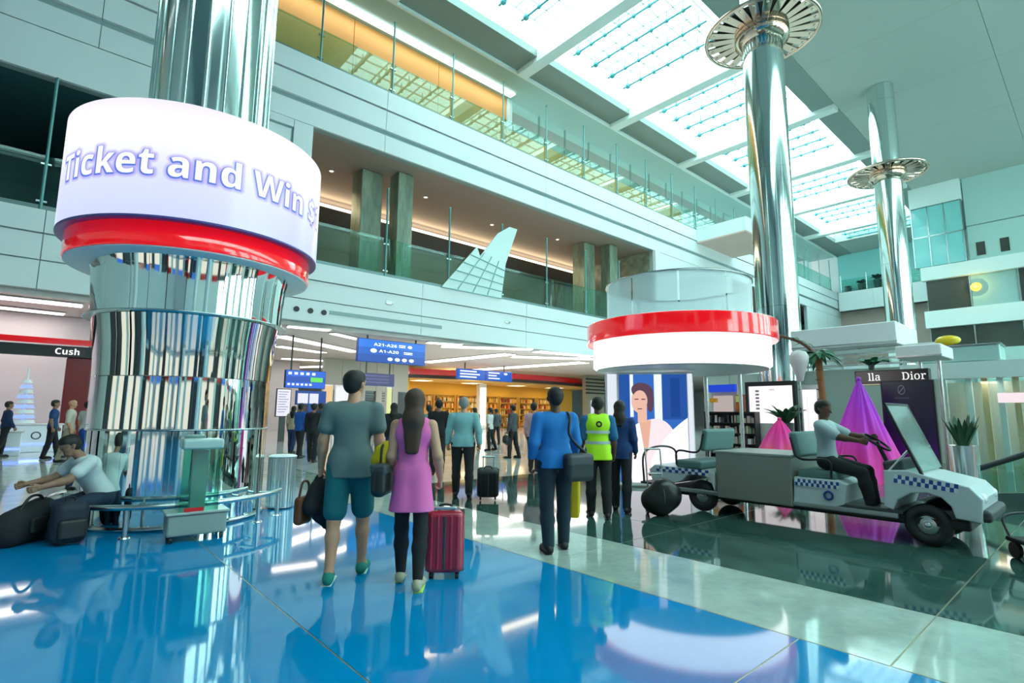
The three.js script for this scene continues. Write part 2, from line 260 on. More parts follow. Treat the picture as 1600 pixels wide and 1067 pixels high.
balustrade('long glass balustrade with tall posts in front of the orange wall', U0 + 0.8, 82, 4.02, L3, 20.7, 23.2, VF + 0.12);
balustrade('glass balustrade with tall posts along the wide taupe opening', 8.9 - 1.52 + 1.6, 37.9, 4.02, L2, 10.65, 13.4, VF + 0.12);
balustrade('glass balustrade in the dark opening beside the ribbed column', -20.8, 2.38, 5.05, L2, 10.6, 13.6, VF + 0.12);

// ---------- columns ----------
const colA = P(1.65, 0, 9.25), colC = P(22.5, 0, 8.88), colD = P(42.9, 0, 9.06);
const TO_CAM_A = Math.atan2(-colA.x, -colA.z);
function shaft(name, label, pos, r, h0, n) { // polished column: cladding panels with seams
  const t = thing(name, label, 'column', pos);
  const g = new THREE.CylinderGeometry(r, r, 1, 6, 1, true, 0.004, Math.PI * 2 / n - 0.008);
  for (let lv = 0, y = h0; y < CE - 0.05; lv++) {
    const hh = Math.min(5.9, CE - 0.02 - y);
    for (let k = 0; k < n; k++) { const p = part('cladding_panel', g, chrome, t); p.scale.y = hh - 0.012; p.position.y = y + hh / 2; p.rotation.y = k * Math.PI * 2 / n; }
    y += hh;
  }
  part('core', cyl(r - 0.02, r - 0.02, CE - h0 - 0.02, 0, (CE + h0) / 2, 0, 0, 0, 0, 32), beamGrey, t);
  return t;
}
function saucer(t, y, R, r) { // ring of copper blades round a column
  part('hub', lathe([[r, -0.5], [r + 0.28, -0.34], [r + 0.3, 0], [r + 0.12, 0.22], [r, 0.22]], 40), copper, t).position.y = y;
  const blade = extr([[r + 0.2, -0.13], [R - 0.06, -0.17], [R - 0.06, 0.17], [r + 0.2, 0.13]], 0.07, 0.015); blade.rotateX(-Math.PI / 2);
  const lamp = sph(0.055, R - 0.22, -0.02, 0, 1, 1, 1, 10);
  for (let k = 0; k < 24; k++) {
    const b = part('blade', blade, copper, t); b.position.y = y; b.rotation.y = k * Math.PI / 12;
    part('lamp_globe', lamp, std(lin(0.9, 0.8, 0.72), 0.08, 1), b);
  }
  const rim = new THREE.TorusGeometry(R, 0.09, 10, 64); rim.rotateX(Math.PI / 2); part('rim', rim, copper, t).position.y = y + 0.03;
  part('top_plate', lathe([[r, 0.14], [R - 0.35, 0.14], [R - 0.35, 0.17], [r, 0.17]], 48), darkGrey, t).position.y = y;
}
{
  const c = shaft('tall_column', 'tall polished steel column rising behind the white round canopy', colC, 0.815, 0, 12); saucer(c, 18.28, 2.3, 0.815);
  const d = shaft('tall_column', 'polished steel column with copper ring standing before the glazed corner gallery', colD, 0.815, 0, 12); saucer(d, 18.3, 2.3, 0.815);
}
{ // near column with display drum, mirror base and ring bench
  const t = shaft('mirror_column', 'ribbed steel column with flared mirror base under the lit text drum', colA, 0.815, 5.3, 20);
  const ribG = cyl(0.028, 0.028, CE - 5.6, 0, (CE + 5.5) / 2, 0, 0, 0, 0, 6);
  for (let k = 0; k < 20; k++) { const q = part('rib', ribG, chrome, t); const a = k * Math.PI / 10; q.position.set(Math.sin(a) * 0.82, 0, Math.cos(a) * 0.82); }
  for (const h of [9.6, 14]) part('collar', lathe([[0.82, -0.03], [0.85, -0.03], [0.85, 0.03], [0.82, 0.03]], 48), steel, t).position.y = h;
  // mirror base: lower drum, flared middle, upper cone, in panels
  seed = 40; const ring = (pts, n, name, m) => { const w = Math.PI * 2 / n, g = new THREE.LatheGeometry(pts.map(([a, b]) => new THREE.Vector2(a, b)), 4, -w / 2 + 0.0012, w - 0.0024); const R0 = pts[0][0]; g.translate(0, 0, -R0); for (let k = 0; k < n; k++) { const p = part(name, g, m, t), a = k * w; p.position.set(Math.sin(a) * R0, 0, Math.cos(a) * R0); p.rotation.y = a + rr(-0.11, 0.11); } };
  ring([[1.13, 0.06], [1.13, 1.26]], 36, 'mirror_panel', mirror); ring([[1.135, 1.27], [1.135, 1.96]], 36, 'mirror_panel', mirror);
  ring([[1.14, 1.97], [1.15, 2.2], [1.175, 2.5], [1.22, 2.79]], 36, 'mirror_panel', mirror);
  ring([[1.245, 2.83], [1.255, 3.1], [1.28, 3.4], [1.31, 3.555]], 36, 'mirror_panel', mirror);
  part('core', lathe([[1.08, 0], [1.08, 1.97], [1.12, 2.8], [1.2, 3.55], [0.8, 3.56]], 32), steel, t);
  part('trim_ring', lathe([[1.15, 2.795], [1.31, 2.795], [1.33, 2.81], [1.31, 2.825], [1.15, 2.825]], 64), steel, t);
  part('trim_ring', lathe([[1.1, 1.25], [1.15, 1.25], [1.15, 1.275], [1.1, 1.275]], 64), steel, t);
  part('plinth', lathe([[1.0, 0], [1.16, 0], [1.16, 0.06], [1.0, 0.06]], 48), steel, t);
  // red band and the white ring under it
  part('red_band', lathe([[1.3, 3.58], [1.6, 3.58], [1.615, 3.59], [1.615, 3.9], [1.3, 3.9]], 96), redLit, t);
  part('white_ring', lathe([[1.25, 3.555], [1.58, 3.555], [1.6, 3.565], [1.6, 3.58], [1.25, 3.58]], 96), white, t);
  part('screen_frame', lathe([[1.3, 3.9], [1.7, 3.9], [1.718, 3.91], [1.718, 3.935], [1.3, 3.935]], 96), std(lin(0.10, 0.08, 0.3), 0.3), t);
  const tex = canvasTex(2048, 300, (g, w, h) => {
    const bg = g.createLinearGradient(0, 0, 0, h); bg.addColorStop(0, '#f2ecff'); bg.addColorStop(0.18, '#ffffff'); bg.addColorStop(0.45, '#f4f4ff'); bg.addColorStop(0.62, '#dfe3fc'); bg.addColorStop(1, '#cfd9fb');
    g.fillStyle = bg; g.fillRect(0, 0, w, h);
    g.font = 'bold 94px sans-serif'; g.textBaseline = 'alphabetic'; g.textAlign = 'left';
    const s = 'Ticket and Win $1 Million', x = 640, y = 196; g.lineJoin = 'round';
    for (let i = 9; i > 0; i--) { g.strokeStyle = 'rgba(120,100,225,' + (0.05 + 0.012 * (9 - i)) + ')'; g.lineWidth = i * 2.6; g.strokeText(s, x, y + 2); }
    g.strokeStyle = 'rgba(66,110,215,0.8)'; g.lineWidth = 5; g.strokeText(s, x - 1, y + 2);
    g.fillStyle = '#ffffff'; g.fillText(s, x, y);
  });
  const scr = new THREE.CylinderGeometry(1.716, 1.716, 1.54, 128, 1, true);
  const sm = part('display_screen', scr, screenMat(tex, 1.0), t); sm.position.y = 4.705; sm.rotation.y = -Math.PI + Math.atan2(-colA.x, -colA.z);
  part('screen_top', lathe([[0.83, 5.5], [1.6, 5.5], [1.69, 5.49], [1.716, 5.46]], 96), white, t);
  part('screen_back', cyl(1.69, 1.69, 1.5, 0, 4.71, 0, 0, 0, 0, 64), darkGrey, t);
  for (let k = 0; k < 4; k++) { const a = TO_CAM_A + Math.PI * (0.55 + 0.3 * k); area(lin(0.93, 0.93, 1), 1.0, 1.3, 1.3, P(1.65, 4.7, 9.25).add(V3(Math.sin(a) * 1.74, 0, Math.cos(a) * 1.74)), P(1.65, 4.7, 9.25).add(V3(Math.sin(a) * 5, 0, Math.cos(a) * 5))); }
}
{ // low ring bench round the column, open behind
  const t = thing('ring_bench', 'low curved chrome ring bench around the mirror column', 'bench', colA);
  const arc = (r, y, rad) => { const pts = []; for (let a = -1.95; a <= 1.12; a += 0.09) pts.push(V3(Math.sin(TO_CAM_A + a) * r, y, Math.cos(TO_CAM_A + a) * r)); return tube(pts, rad, 8, 90); };
  part('seat_rail', arc(1.47, 0.36, 0.035), steel, t); 
  for (const a of [-1.9, -1.2, -0.35, 0.25, 0.75, 1.1]) { const p = part('leg', [cyl(0.03, 0.03, 0.36, Math.sin(TO_CAM_A + a) * 1.44, 0.18, Math.cos(TO_CAM_A + a) * 1.44, 0, 0, 0, 12), cyl(0.07, 0.06, 0.015, Math.sin(TO_CAM_A + a) * 1.44, 0.008, Math.cos(TO_CAM_A + a) * 1.44, 0, 0, 0, 16)], steel, t); part('bracket', tube([V3(Math.sin(TO_CAM_A + a) * 1.44, 0.33, Math.cos(TO_CAM_A + a) * 1.44), V3(Math.sin(TO_CAM_A + a) * 1.17, 0.33, Math.cos(TO_CAM_A + a) * 1.17)], 0.02), steel, p); }
}

// ---------- round kiosk canopy with poster light box ----------
const AZB = 30.97 * Math.PI / 180, kB = P(13 * Math.cos(AZB), 0, 13 * Math.sin(AZB));
const FACE_B = Math.atan2(-kB.x, -kB.z);
{
  const t = thing('kiosk_canopy', 'round kiosk canopy with glowing white drum, red band and frosted glass collar', 'canopy', kB);
  part('light_drum', lathe([[1.2, 2.56], [1.92, 2.56], [1.975, 2.6], [1.975, 3.13], [1.2, 3.13]], 96), glow(lin(1, 1, 1), 2.6), t);
  part('soffit', lathe([[0.3, 2.52], [1.6, 2.5], [1.9, 2.53], [1.9, 2.56], [0.3, 2.6]], 96), white, t);
  part('red_band', lathe([[1.6, 3.14], [2.11, 3.14], [2.13, 3.16], [2.13, 3.56], [2.11, 3.58], [1.6, 3.58]], 96), redLit, t);
  part('white_cap', lathe([[1.0, 3.58], [2.06, 3.58], [1.98, 3.61], [1.62, 3.63], [1.0, 3.63]], 96), white, t);
  const gl = phys(lin(0.78, 0.88, 0.9), 0.55, { transmission: 0.55, thickness: 0 });
  const n = 10, g = new THREE.CylinderGeometry(1.64, 1.64, 0.9, 8, 1, true, 0.012, Math.PI * 2 / n - 0.024);
  for (let k = 0; k < n; k++) { const p = part('frosted_pane', g, gl, t); p.position.y = 4.09; p.rotation.y = k * Math.PI * 2 / n + 0.25; }
  part('pane_rail', lathe([[1.6, 4.52], [1.67, 4.52], [1.67, 4.56], [1.6, 4.56]], 80), steel, t);
  part('roof_disc', cyl(1.6, 1.6, 0.05, 0, 3.65, 0, 0, 0, 0, 48), white, t);
  part('core_post', cyl(0.3, 0.3, 2.5, 0, 1.25, 0, 0, 0, 0, 32), white, t);
  for (const a of [2.0, -2.0, 2.7, -2.7]) part('post', cyl(0.045, 0.045, 2.5, Math.sin(FACE_B + a) * 1.5, 1.25, Math.cos(FACE_B + a) * 1.5, 0, 0, 0, 12), steel, t);
  for (let k = 0; k < 6; k++) { const a = FACE_B + Math.PI * 0.6 + k * Math.PI * 0.16; area(lin(1, 1, 1), 2.6, 0.9, 0.4, kB.clone().add(V3(Math.sin(a) * 2.0, 2.88, Math.cos(a) * 2.0)), kB.clone().add(V3(Math.sin(a) * 5, 2.88, Math.cos(a) * 5))); }
}
{ // poster light box under the canopy
  const l = onH(988, 770), r = onH(1104, 770); const a0 = 33.6 * Math.PI / 180;
  const c = P(12.0 * Math.cos(34.1 * Math.PI / 180), 0, 12.0 * Math.sin(34.1 * Math.PI / 180));
  const t = thing('poster_light_box', 'tall white light box with poster of a figure in a pale robe', 'light box', c, Math.atan2(-c.x, -c.z) + 0.06);
  part('case', rbox(1.86, 2.42, 0.16, 0.02, 0, 1.23, 0), white, t);
  const tex = canvasTex(512, 820, (g, w, h) => {
    g.fillStyle = '#2c61b4'; g.fillRect(0, 0, w, h);
    g.fillStyle = '#1c4a96'; g.fillRect(0, 0, 80, h * 0.5); g.fillRect(330, 0, 182, h * 0.42); g.fillStyle = '#dfe9fb'; g.fillRect(84, 0, 26, h * 0.4); g.fillRect(268, 0, 58, h * 0.45); g.fillStyle = '#0d3c86'; g.fillRect(390, 30, 70, h * 0.36);
    g.fillStyle = '#e6d8dc'; g.beginPath(); g.moveTo(20, h); g.lineTo(50, 470); g.quadraticCurveTo(110, 380, 190, 360); g.quadraticCurveTo(330, 300, 400, 420); g.lineTo(512, 340); g.lineTo(512, h); g.fill();
    g.fillStyle = '#f4f2fb'; g.beginPath(); g.moveTo(10, h); g.lineTo(40, 480); g.quadraticCurveTo(90, 400, 150, 370); g.lineTo(190, 640); g.lineTo(180, h); g.fill(); g.beginPath(); g.moveTo(512, 330); g.quadraticCurveTo(330, 460, 235, 650); g.lineTo(220, h); g.lineTo(512, h); g.fill();
    g.fillStyle = '#d8a58f'; g.beginPath(); g.moveTo(150, 360); g.lineTo(240, 350); g.lineTo(215, 560); g.lineTo(195, 640); g.fill();
    g.fillStyle = '#dcae9c'; g.fillRect(140, 250, 70, 120); g.beginPath(); g.ellipse(160, 200, 66, 98, 0.08, 0, 7); g.fill();
    g.fillStyle = '#553a4c'; g.beginPath(); g.ellipse(178, 128, 84, 62, 0.25, 0, 7); g.fill(); g.beginPath(); g.ellipse(236, 200, 28, 90, 0, 0, 7); g.fill(); g.fillStyle = '#dcae9c'; g.beginPath(); g.ellipse(158, 205, 58, 82, 0.05, 0, 7); g.fill();
    g.fillStyle = '#5a3a40'; g.fillRect(118, 188, 30, 8); g.fillRect(170, 188, 30, 8); g.fillRect(140, 262, 34, 7);
  });
  const s = part('poster_screen', new THREE.PlaneGeometry(1.42, 2.3), screenMat(tex, 1.15), t); s.position.set(0.08, 1.24, 0.085);
  part('lit_edge', box(0.2, 2.34, 0.012, -0.78, 1.23, 0.082), glow(lin(0.86, 0.92, 1), 0.85), t); part('lit_edge', box(0.1, 2.34, 0.012, 0.86, 1.23, 0.082), glow(lin(0.86, 0.92, 1), 0.85), t);
  area(lin(0.9, 0.94, 1), 0.6, 1.6, 2.2, c.clone().add(V3(0.2, 1.3, -0.14).applyAxisAngle(V3(0, 1, 0), 0)).addScaledVector(V3(c.x, 0, c.z).normalize(), 0.25), c.clone().add(V3(0, 1.3, 0)).addScaledVector(V3(c.x, 0, c.z).normalize(), 3));
}
// ---------- shops under the gallery ----------
{ // ceiling strip lights, laid out on the shop ceiling
  const hS = SOFF - 0.235;
  const runs = [[-60, 458, 128, 478, .5], [-60, 474, 100, 491, .4], [-60, 492, 90, 500, .3], [-60, 506, 135, 518, .55], [450, 510, 515, 516, .35], [437, 525, 557, 550, .6], [435, 541, 505, 551, .5], [520, 521, 560, 530, .3], [668, 535, 720, 539, .4], [665, 566, 797, 553, .8], [690, 541, 831, 546, .6], [800, 557, 928, 561, .8], [667, 583, 913, 566, 1.0], [440, 560, 556, 566, .7], [838, 549, 925, 557, .6], [450, 574, 560, 571, .9]];
  runs.forEach(([x0, y0, x1, y1, w]) => {
    const a = onH(x0, y0, hS), b = onH(x1, y1, hS); if (a.z < -61 || b.z < -61) return;
    const d = b.clone().sub(a), len = d.length(), mid = a.clone().add(b).multiplyScalar(0.5), ry = Math.atan2(-d.z, d.x);
    w *= 1.35; const t = thing('strip_light', 'long warm white strip light in the low shop ceiling', 'strip light', mid.clone(), ry, 'strip lights of the shop ceiling');
    part('housing', box(len + 0.1, 0.03, w + 0.12, 0, 0.015, 0), white, t); part('diffuser', box(len, 0.03, w, 0, -0.015, 0), glow(lin(1, 0.95, 0.88), 3), t);
    const l = new THREE.RectAreaLight(lin(1, 0.94, 0.86), 6.5, len, w); l.position.copy(mid).add(V3(0, -0.045, 0)); l.rotation.set(-Math.PI / 2, 0, ry, 'YXZ'); l.rotation.order = 'YXZ'; l.rotation.set(-Math.PI / 2, ry, 0); scene.add(l);
  });
}
const signBlue = '#0b4fb4';
function hangingSign(label, a, b, draw, w, h, k, rods = true) { // a, b: upper left and lower right corners on one v plane
  const W = b.x - a.x, H = a.y - b.y; const t = thing('hanging_sign', label, 'sign', V3((a.x + b.x) / 2, b.y, a.z));
  part('case', rbox(W, H, 0.22, 0.02, 0, H / 2, -0.12), std(lin(0.01, 0.06, 0.3), 0.4), t);
  const s = part('sign_face', new THREE.PlaneGeometry(W - 0.06, H - 0.06), screenMat(canvasTex(w, h, draw), k * 1.25), t); s.position.set(0, H / 2, -0.004);
  if (rods) for (const x of [-W * 0.36, W * 0.36]) part('hanger', box(0.07, SOFF - a.y, 0.07, x, H + (SOFF - 0.19 - a.y) / 2, -0.12), darkGrey, t);
  return t;
}
const glyphs = (g, x, y, n, s, gap) => { for (let i = 0; i < n; i++) { g.beginPath(); g.arc(x + i * gap, y, s, 0, 7); g.fill(); } };
hangingSign('large blue hanging direction sign with white arrows and round symbols', onV(560, 527, 25.6), onV(664, 572, 25.6), (g, w, h) => {
  g.fillStyle = signBlue; g.fillRect(0, 0, w, h); g.fillStyle = '#1565d0'; g.fillRect(0, 0, w, h * 0.36); g.fillStyle = '#0c3f9c'; g.fillRect(0, h * 0.66, w, h * 0.34); g.fillStyle = '#f4f8ff'; g.font = 'bold 46px sans-serif';
  g.fillText('A21-A26', 110, 68); g.fillText('→', 420, 70); g.fillRect(300, 34, 52, 12); g.fillRect(300, 54, 52, 10); glyphs(g, 388, 50, 1, 18, 0);
  g.fillText('←', 14, 142); glyphs(g, 110, 124, 1, 24, 0); g.fillText('A1-A20', 150, 140); g.fillRect(340, 112, 70, 12); g.fillRect(340, 130, 70, 10);
  glyphs(g, 235, 208, 4, 20, 56); g.font = 'bold 44px sans-serif'; g.fillText('↑', 452, 222);
}, 512, 250, 1.0);
hangingSign('small blue hanging sign pair in front of the yellow shop', onV(715, 575, 34), onV(800, 597, 34), (g, w, h) => {
  g.fillStyle = signBlue; g.fillRect(0, 0, w, h); g.fillStyle = '#08398a'; g.fillRect(246, 0, 16, h); g.fillStyle = '#eef4ff'; for (let i = 0; i < 3; i++) { g.fillRect(20, 20 + i * 46, 150 + 30 * (i % 2), 22); g.fillRect(280, 20 + i * 46, 110 - 30 * (i % 2), 20); } glyphs(g, 450, 36, 1, 18, 0);
}, 512, 160, 1.0);
hangingSign('blue flight information sign with a green field beside the mirror base', onV(447, 577, 28.5), onV(508, 608, 28.5), (g, w, h) => {
  g.fillStyle = '#1452c4'; g.fillRect(0, 0, w, h); g.fillStyle = '#0e3aa0'; g.fillRect(0, h * 0.34, w, h * 0.34); g.fillStyle = '#e8f0ff'; for (let i = 0; i < 5; i++) g.fillRect(20 + i * 60, 18, 34, 30); for (let i = 0; i < 6; i++) g.fillRect(16 + i * 44, h * 0.75, 26, 24); g.fillStyle = '#57c84a'; g.fillRect(w * 0.62, h * 0.36, w * 0.32, h * 0.28);
}, 400, 200, 1.0);
hangingSign('dark violet hanging screen above the grey shop fronts', onV(566, 582, 33), onV(616, 604, 33), (g, w, h) => { g.fillStyle = '#2d2a5c'; g.fillRect(0, 0, w, h); g.fillStyle = '#54508e'; for (let i = 0; i < 3; i++) g.fillRect(16, 18 + i * 36, w - 60, 10); }, 256, 128, 0.9);
function panelThing(name, label, cat, a, b, draw, w, h, k, frame, depth = 0.12) { // free-standing lit screen or sign standing on the floor
  const W = b.x - a.x, H = a.y - b.y; const t = thing(name, label, cat, V3((a.x + b.x) / 2, 0, a.z));
  part('case', rbox(W + 0.08, H + 0.08, depth, 0.02, 0, (a.y + b.y) / 2, -depth / 2 - 0.002), frame, t);
  const s = part('screen', new THREE.PlaneGeometry(W, H), screenMat(canvasTex(w, h, draw), k), t); s.position.set(0, (a.y + b.y) / 2, 0.002);
  part('stand', box(0.3, Math.max(0.05, b.y - 0.04), 0.1, 0, Math.max(0.05, b.y - 0.04) / 2, -depth / 2), frame, t);
  return t;
}
panelThing('flight_screen', 'white flight information screen under the blue flight sign', 'screen', onV(434, 608, 28.5), onV(452, 650, 28.5), (g, w, h) => { g.fillStyle = '#e6e4f6'; g.fillRect(0, 0, w, h); g.fillStyle = '#8c8fb5'; for (let i = 0; i < 9; i++) g.fillRect(12, 20 + i * 24, w - 30 - (i % 3) * 14, 7); }, 128, 256, 1.0, darkGrey);
panelThing('flight_screen', 'white and blue double flight screen below the green sign field', 'screen', onV(464, 611, 28.5), onV(508, 632, 28.5), (g, w, h) => { g.fillStyle = '#123c96'; g.fillRect(0, 0, w, h); g.fillStyle = '#e2e2f4'; g.fillRect(10, 20, 90, 100); g.fillRect(112, 20, 80, 100); }, 256, 128, 1.0, std(lin(0.01, 0.06, 0.3), 0.4));
// goods on shelves: a run of small boxes or bottles, each run a part of its shelf unit
function shelfUnit(name, label, pos, turn, w, h, d, rows, back, frame, palette, k = 0) {
  const t = thing(name, label, 'shelf', pos, turn);
  part('back_panel', box(w, h, 0.03, 0, h / 2, -d + 0.015), back, t);
  for (const s of [-1, 1]) part('side_panel', box(0.04, h, d, s * (w / 2 + 0.02), h / 2, -d / 2), frame, t);
  for (let r = 0; r <= rows; r++) {
    const y = 0.12 + r * (h - 0.16) / rows; const sh = part('shelf', box(w, 0.03, d, 0, y, -d / 2), frame, t); if (r === rows) break;
    const gap = (h - 0.16) / rows; let x = -w / 2 + 0.06;
    while (x < w / 2 - 0.1) { const bw = rr(0.07, 0.16), bh = gap * rr(0.45, 0.8); const m = palette[Math.floor(rnd() * palette.length)]; part(rnd() < 0.35 ? 'bottle' : 'box', rnd() < 0.35 ? cyl(bw * 0.4, bw * 0.32, bh, x + bw / 2, y + 0.015 + bh / 2, -d * 0.45, 0, 0, 0, 10) : box(bw * 0.9, bh, d * 0.5, x + bw / 2, y + 0.015 + bh / 2, -d * 0.45), m, sh); x += bw + rr(0.01, 0.05); }
  }
  return t;
}
seed = 91;
const goods = [std(lin(0.7, 0.35, 0.05), 0.4), std(lin(0.75, 0.6, 0.2), 0.4), std(lin(0.45, 0.05, 0.03), 0.4), std(lin(0.8, 0.78, 0.7), 0.4), std(lin(0.1, 0.06, 0.04), 0.4), std(lin(0.85, 0.5, 0.08), 0.4)];
const cosm = [std(lin(0.8, 0.8, 0.82), 0.3), std(lin(0.5, 0.45, 0.42), 0.3), std(lin(0.05, 0.05, 0.06), 0.3), std(lin(0.7, 0.6, 0.45), 0.3), std(lin(0.2, 0.4, 0.25), 0.3)];
{ // yellow shop across the hall
  const a = onV(640, 600, 40), b = onV(918, 600, 40); const yel = std(lin(0.85, 0.50, 0.07), 0.55);
  struct('wall_yellow_shop', [ubox(a.x, b.x + 4, 0, SOFF - 0.2, 46, 46.3)], yel);
  struct('wall_yellow_shop_side', [ubox(a.x - 0.3, a.x, 0, SOFF - 0.2, 40, 46)], yel);
  struct('ceiling_yellow_shop', [ubox(a.x, b.x + 4, 4.55, 4.75, 40, 46)], std(lin(0.85, 0.62, 0.25), 0.6));
  // curved red fascia
  const pts = []; for (let i = 0; i <= 24; i++) { const s = i / 24; pts.push([a.x - 1 + (b.x - a.x + 5) * s, 39.4 - 2.2 * Math.sin(Math.PI * s)]); }
  const f = thing('red_fascia', 'long curved glossy red fascia above the yellow shop', 'fascia', V3(0, 0, 0));
  const sh = new THREE.Shape([...pts.map(([u, v]) => new THREE.Vector2(u, v)), ...[...pts].reverse().map(([u, v]) => new THREE.Vector2(u, v + 0.3))]); const g = new THREE.ExtrudeGeometry(sh, { depth: 0.5, bevelEnabled: false }); g.rotateX(-Math.PI / 2); g.translate(0, 4.75, 0);
  part('band', g, redGloss, f);
  const g2 = g.clone(); g2.scale(1, 0.5 / 0.5, 1); g2.translate(0, -0.28, -0.12); g2.scale(1, 1, 1); part('dark_underband', g2, std(lin(0.04, 0.03, 0.03), 0.4), f);
  for (let i = 0; i < 8; i++) shelfUnit('shelf_unit', 'tall yellow lit shelf unit full of boxes and bottles', P(a.x + 1.6 + i * 2.9, 0, 45.4), 0, 2.5, 3.4, 0.5, 5, yel, std(lin(0.75, 0.5, 0.15), 0.4), goods).userData.group = 'yellow shop wall shelves';
  for (let i = 0; i < 4; i++) shelfUnit('display_counter', 'low yellow display counter stacked with goods inside the bright shop', P(a.x + 3 + i * 5.4, 0, 42.6), 0, 2.6, 1.3, 0.7, 2, yel, std(lin(0.6, 0.28, 0.06), 0.4), goods).userData.group = 'yellow shop counters';
  for (let i = 0; i < 4; i++) { const x = a.x + 3 + i * 6; const t = thing('shop_ceiling_light', 'square warm ceiling light of the yellow shop', 'ceiling light', P(x, 4.54, 43), 0, 'yellow shop ceiling lights'); part('diffuser', box(1.6, 0.03, 1.6, 0, -0.015, 0), glow(lin(1, 0.8, 0.42), 3), t); part('frame', [box(1.76, 0.05, 0.08, 0, -0.02, 0.84), box(1.76, 0.05, 0.08, 0, -0.02, -0.84), box(0.08, 0.05, 1.76, 0.84, -0.02, 0), box(0.08, 0.05, 1.76, -0.84, -0.02, 0)], white, t); area(lin(1, 0.76, 0.36), 14, 1.6, 1.6, P(x, 4.5, 43), P(x, 0, 43)); }
  const wp = thing('shop_pillar', 'bright white lit pillar inside the yellow shop', 'pillar', onV(752, 640, 41.2).setY(0)); part('shaft', rbox(0.9, 4.4, 0.5, 0.04, 0, 2.2, 0), white, wp); part('lit_panel', box(0.7, 3.6, 0.02, 0, 2.2, 0.26), glow(lin(1, 0.93, 0.7), 1.6), wp);
}
{ // grey shop fronts left of the yellow shop
  const a = onV(505, 600, 39), b = onV(638, 600, 39);
  const w = structGroup('wall_shop_front'); const m = std(lin(0.46, 0.48, 0.42), 0.5);
  const n = 5, step = (b.x - a.x) / n;
  for (let i = 0; i < n; i++) { part('wall_panel', ubox(a.x + i * step, a.x + i * step + step - 0.03, 3.2, SOFF - 0.2, 39, 39.3), m, w); part('wall_panel', ubox(a.x + i * step, a.x + i * step + step * 0.35, 0, 3.2, 39, 39.3), m, w); part('shop_window', ubox(a.x + i * step + step * 0.35, a.x + i * step + step - 0.03, 0, 3.2, 39.2, 39.25), i % 2 ? glow(lin(0.6, 0.62, 0.55), 0.5) : std(lin(0.08, 0.09, 0.1), 0.1), w); part('window_grille', [...Array(4).keys()].map((k) => ubox(a.x + i * step + step * 0.35, a.x + i * step + step - 0.03, 2.4 + k * 0.2, 2.46 + k * 0.2, 39.1, 39.16)), darkGrey, w); }
  struct('wall_shop_left', [ubox(U0, a.x, 0, SOFF - 0.2, 44, 44.3)], std(lin(0.6, 0.58, 0.6), 0.5));
  for (const [x0, x1, c, l] of [[508, 520, lin(0.9, 0.6, 0.3), 'narrow orange lit advertising pillar'], [526, 545, lin(0.95, 0.95, 1), 'white lit advertising panel behind the man in the grey shirt'], [606, 612, lin(0.75, 0.85, 0.3), 'slim green lit pillar by the grey shop front']]) { const p = onV(x0, 600, 36), q = onV(x1, 600, 36); const t = thing('advertising_pillar', l, 'pillar', V3((p.x + q.x) / 2, 0, -36)); part('case', rbox(q.x - p.x + 0.1, 3.4, 0.3, 0.03, 0, 1.7, -0.16), white, t); part('lit_face', box(q.x - p.x, 3.1, 0.02, 0, 1.75, 0), glow(c, 0.9), t); }
  const dp = onV(916, 575, 36), dq = onV(944, 575, 36); const t = thing('louvred_pillar', 'dark louvred pillar with a pale screen beside the yellow shop', 'pillar', V3((dp.x + dq.x) / 2, 0, -36)); part('shaft', box(dq.x - dp.x, SOFF - 0.25, 0.5, 0, (SOFF - 0.25) / 2, -0.3), std(lin(0.35, 0.3, 0.22), 0.5), t); for (let k = 0; k < 5; k++) part('louvre', box(dq.x - dp.x + 0.06, 0.14, 0.1, 0, 3.7 + k * 0.36, -0.02), black, t); part('screen', box(1.3, 2.1, 0.04, -0.1, 1.9, -0.03), glow(lin(0.75, 0.72, 0.9), 0.9), t);
}
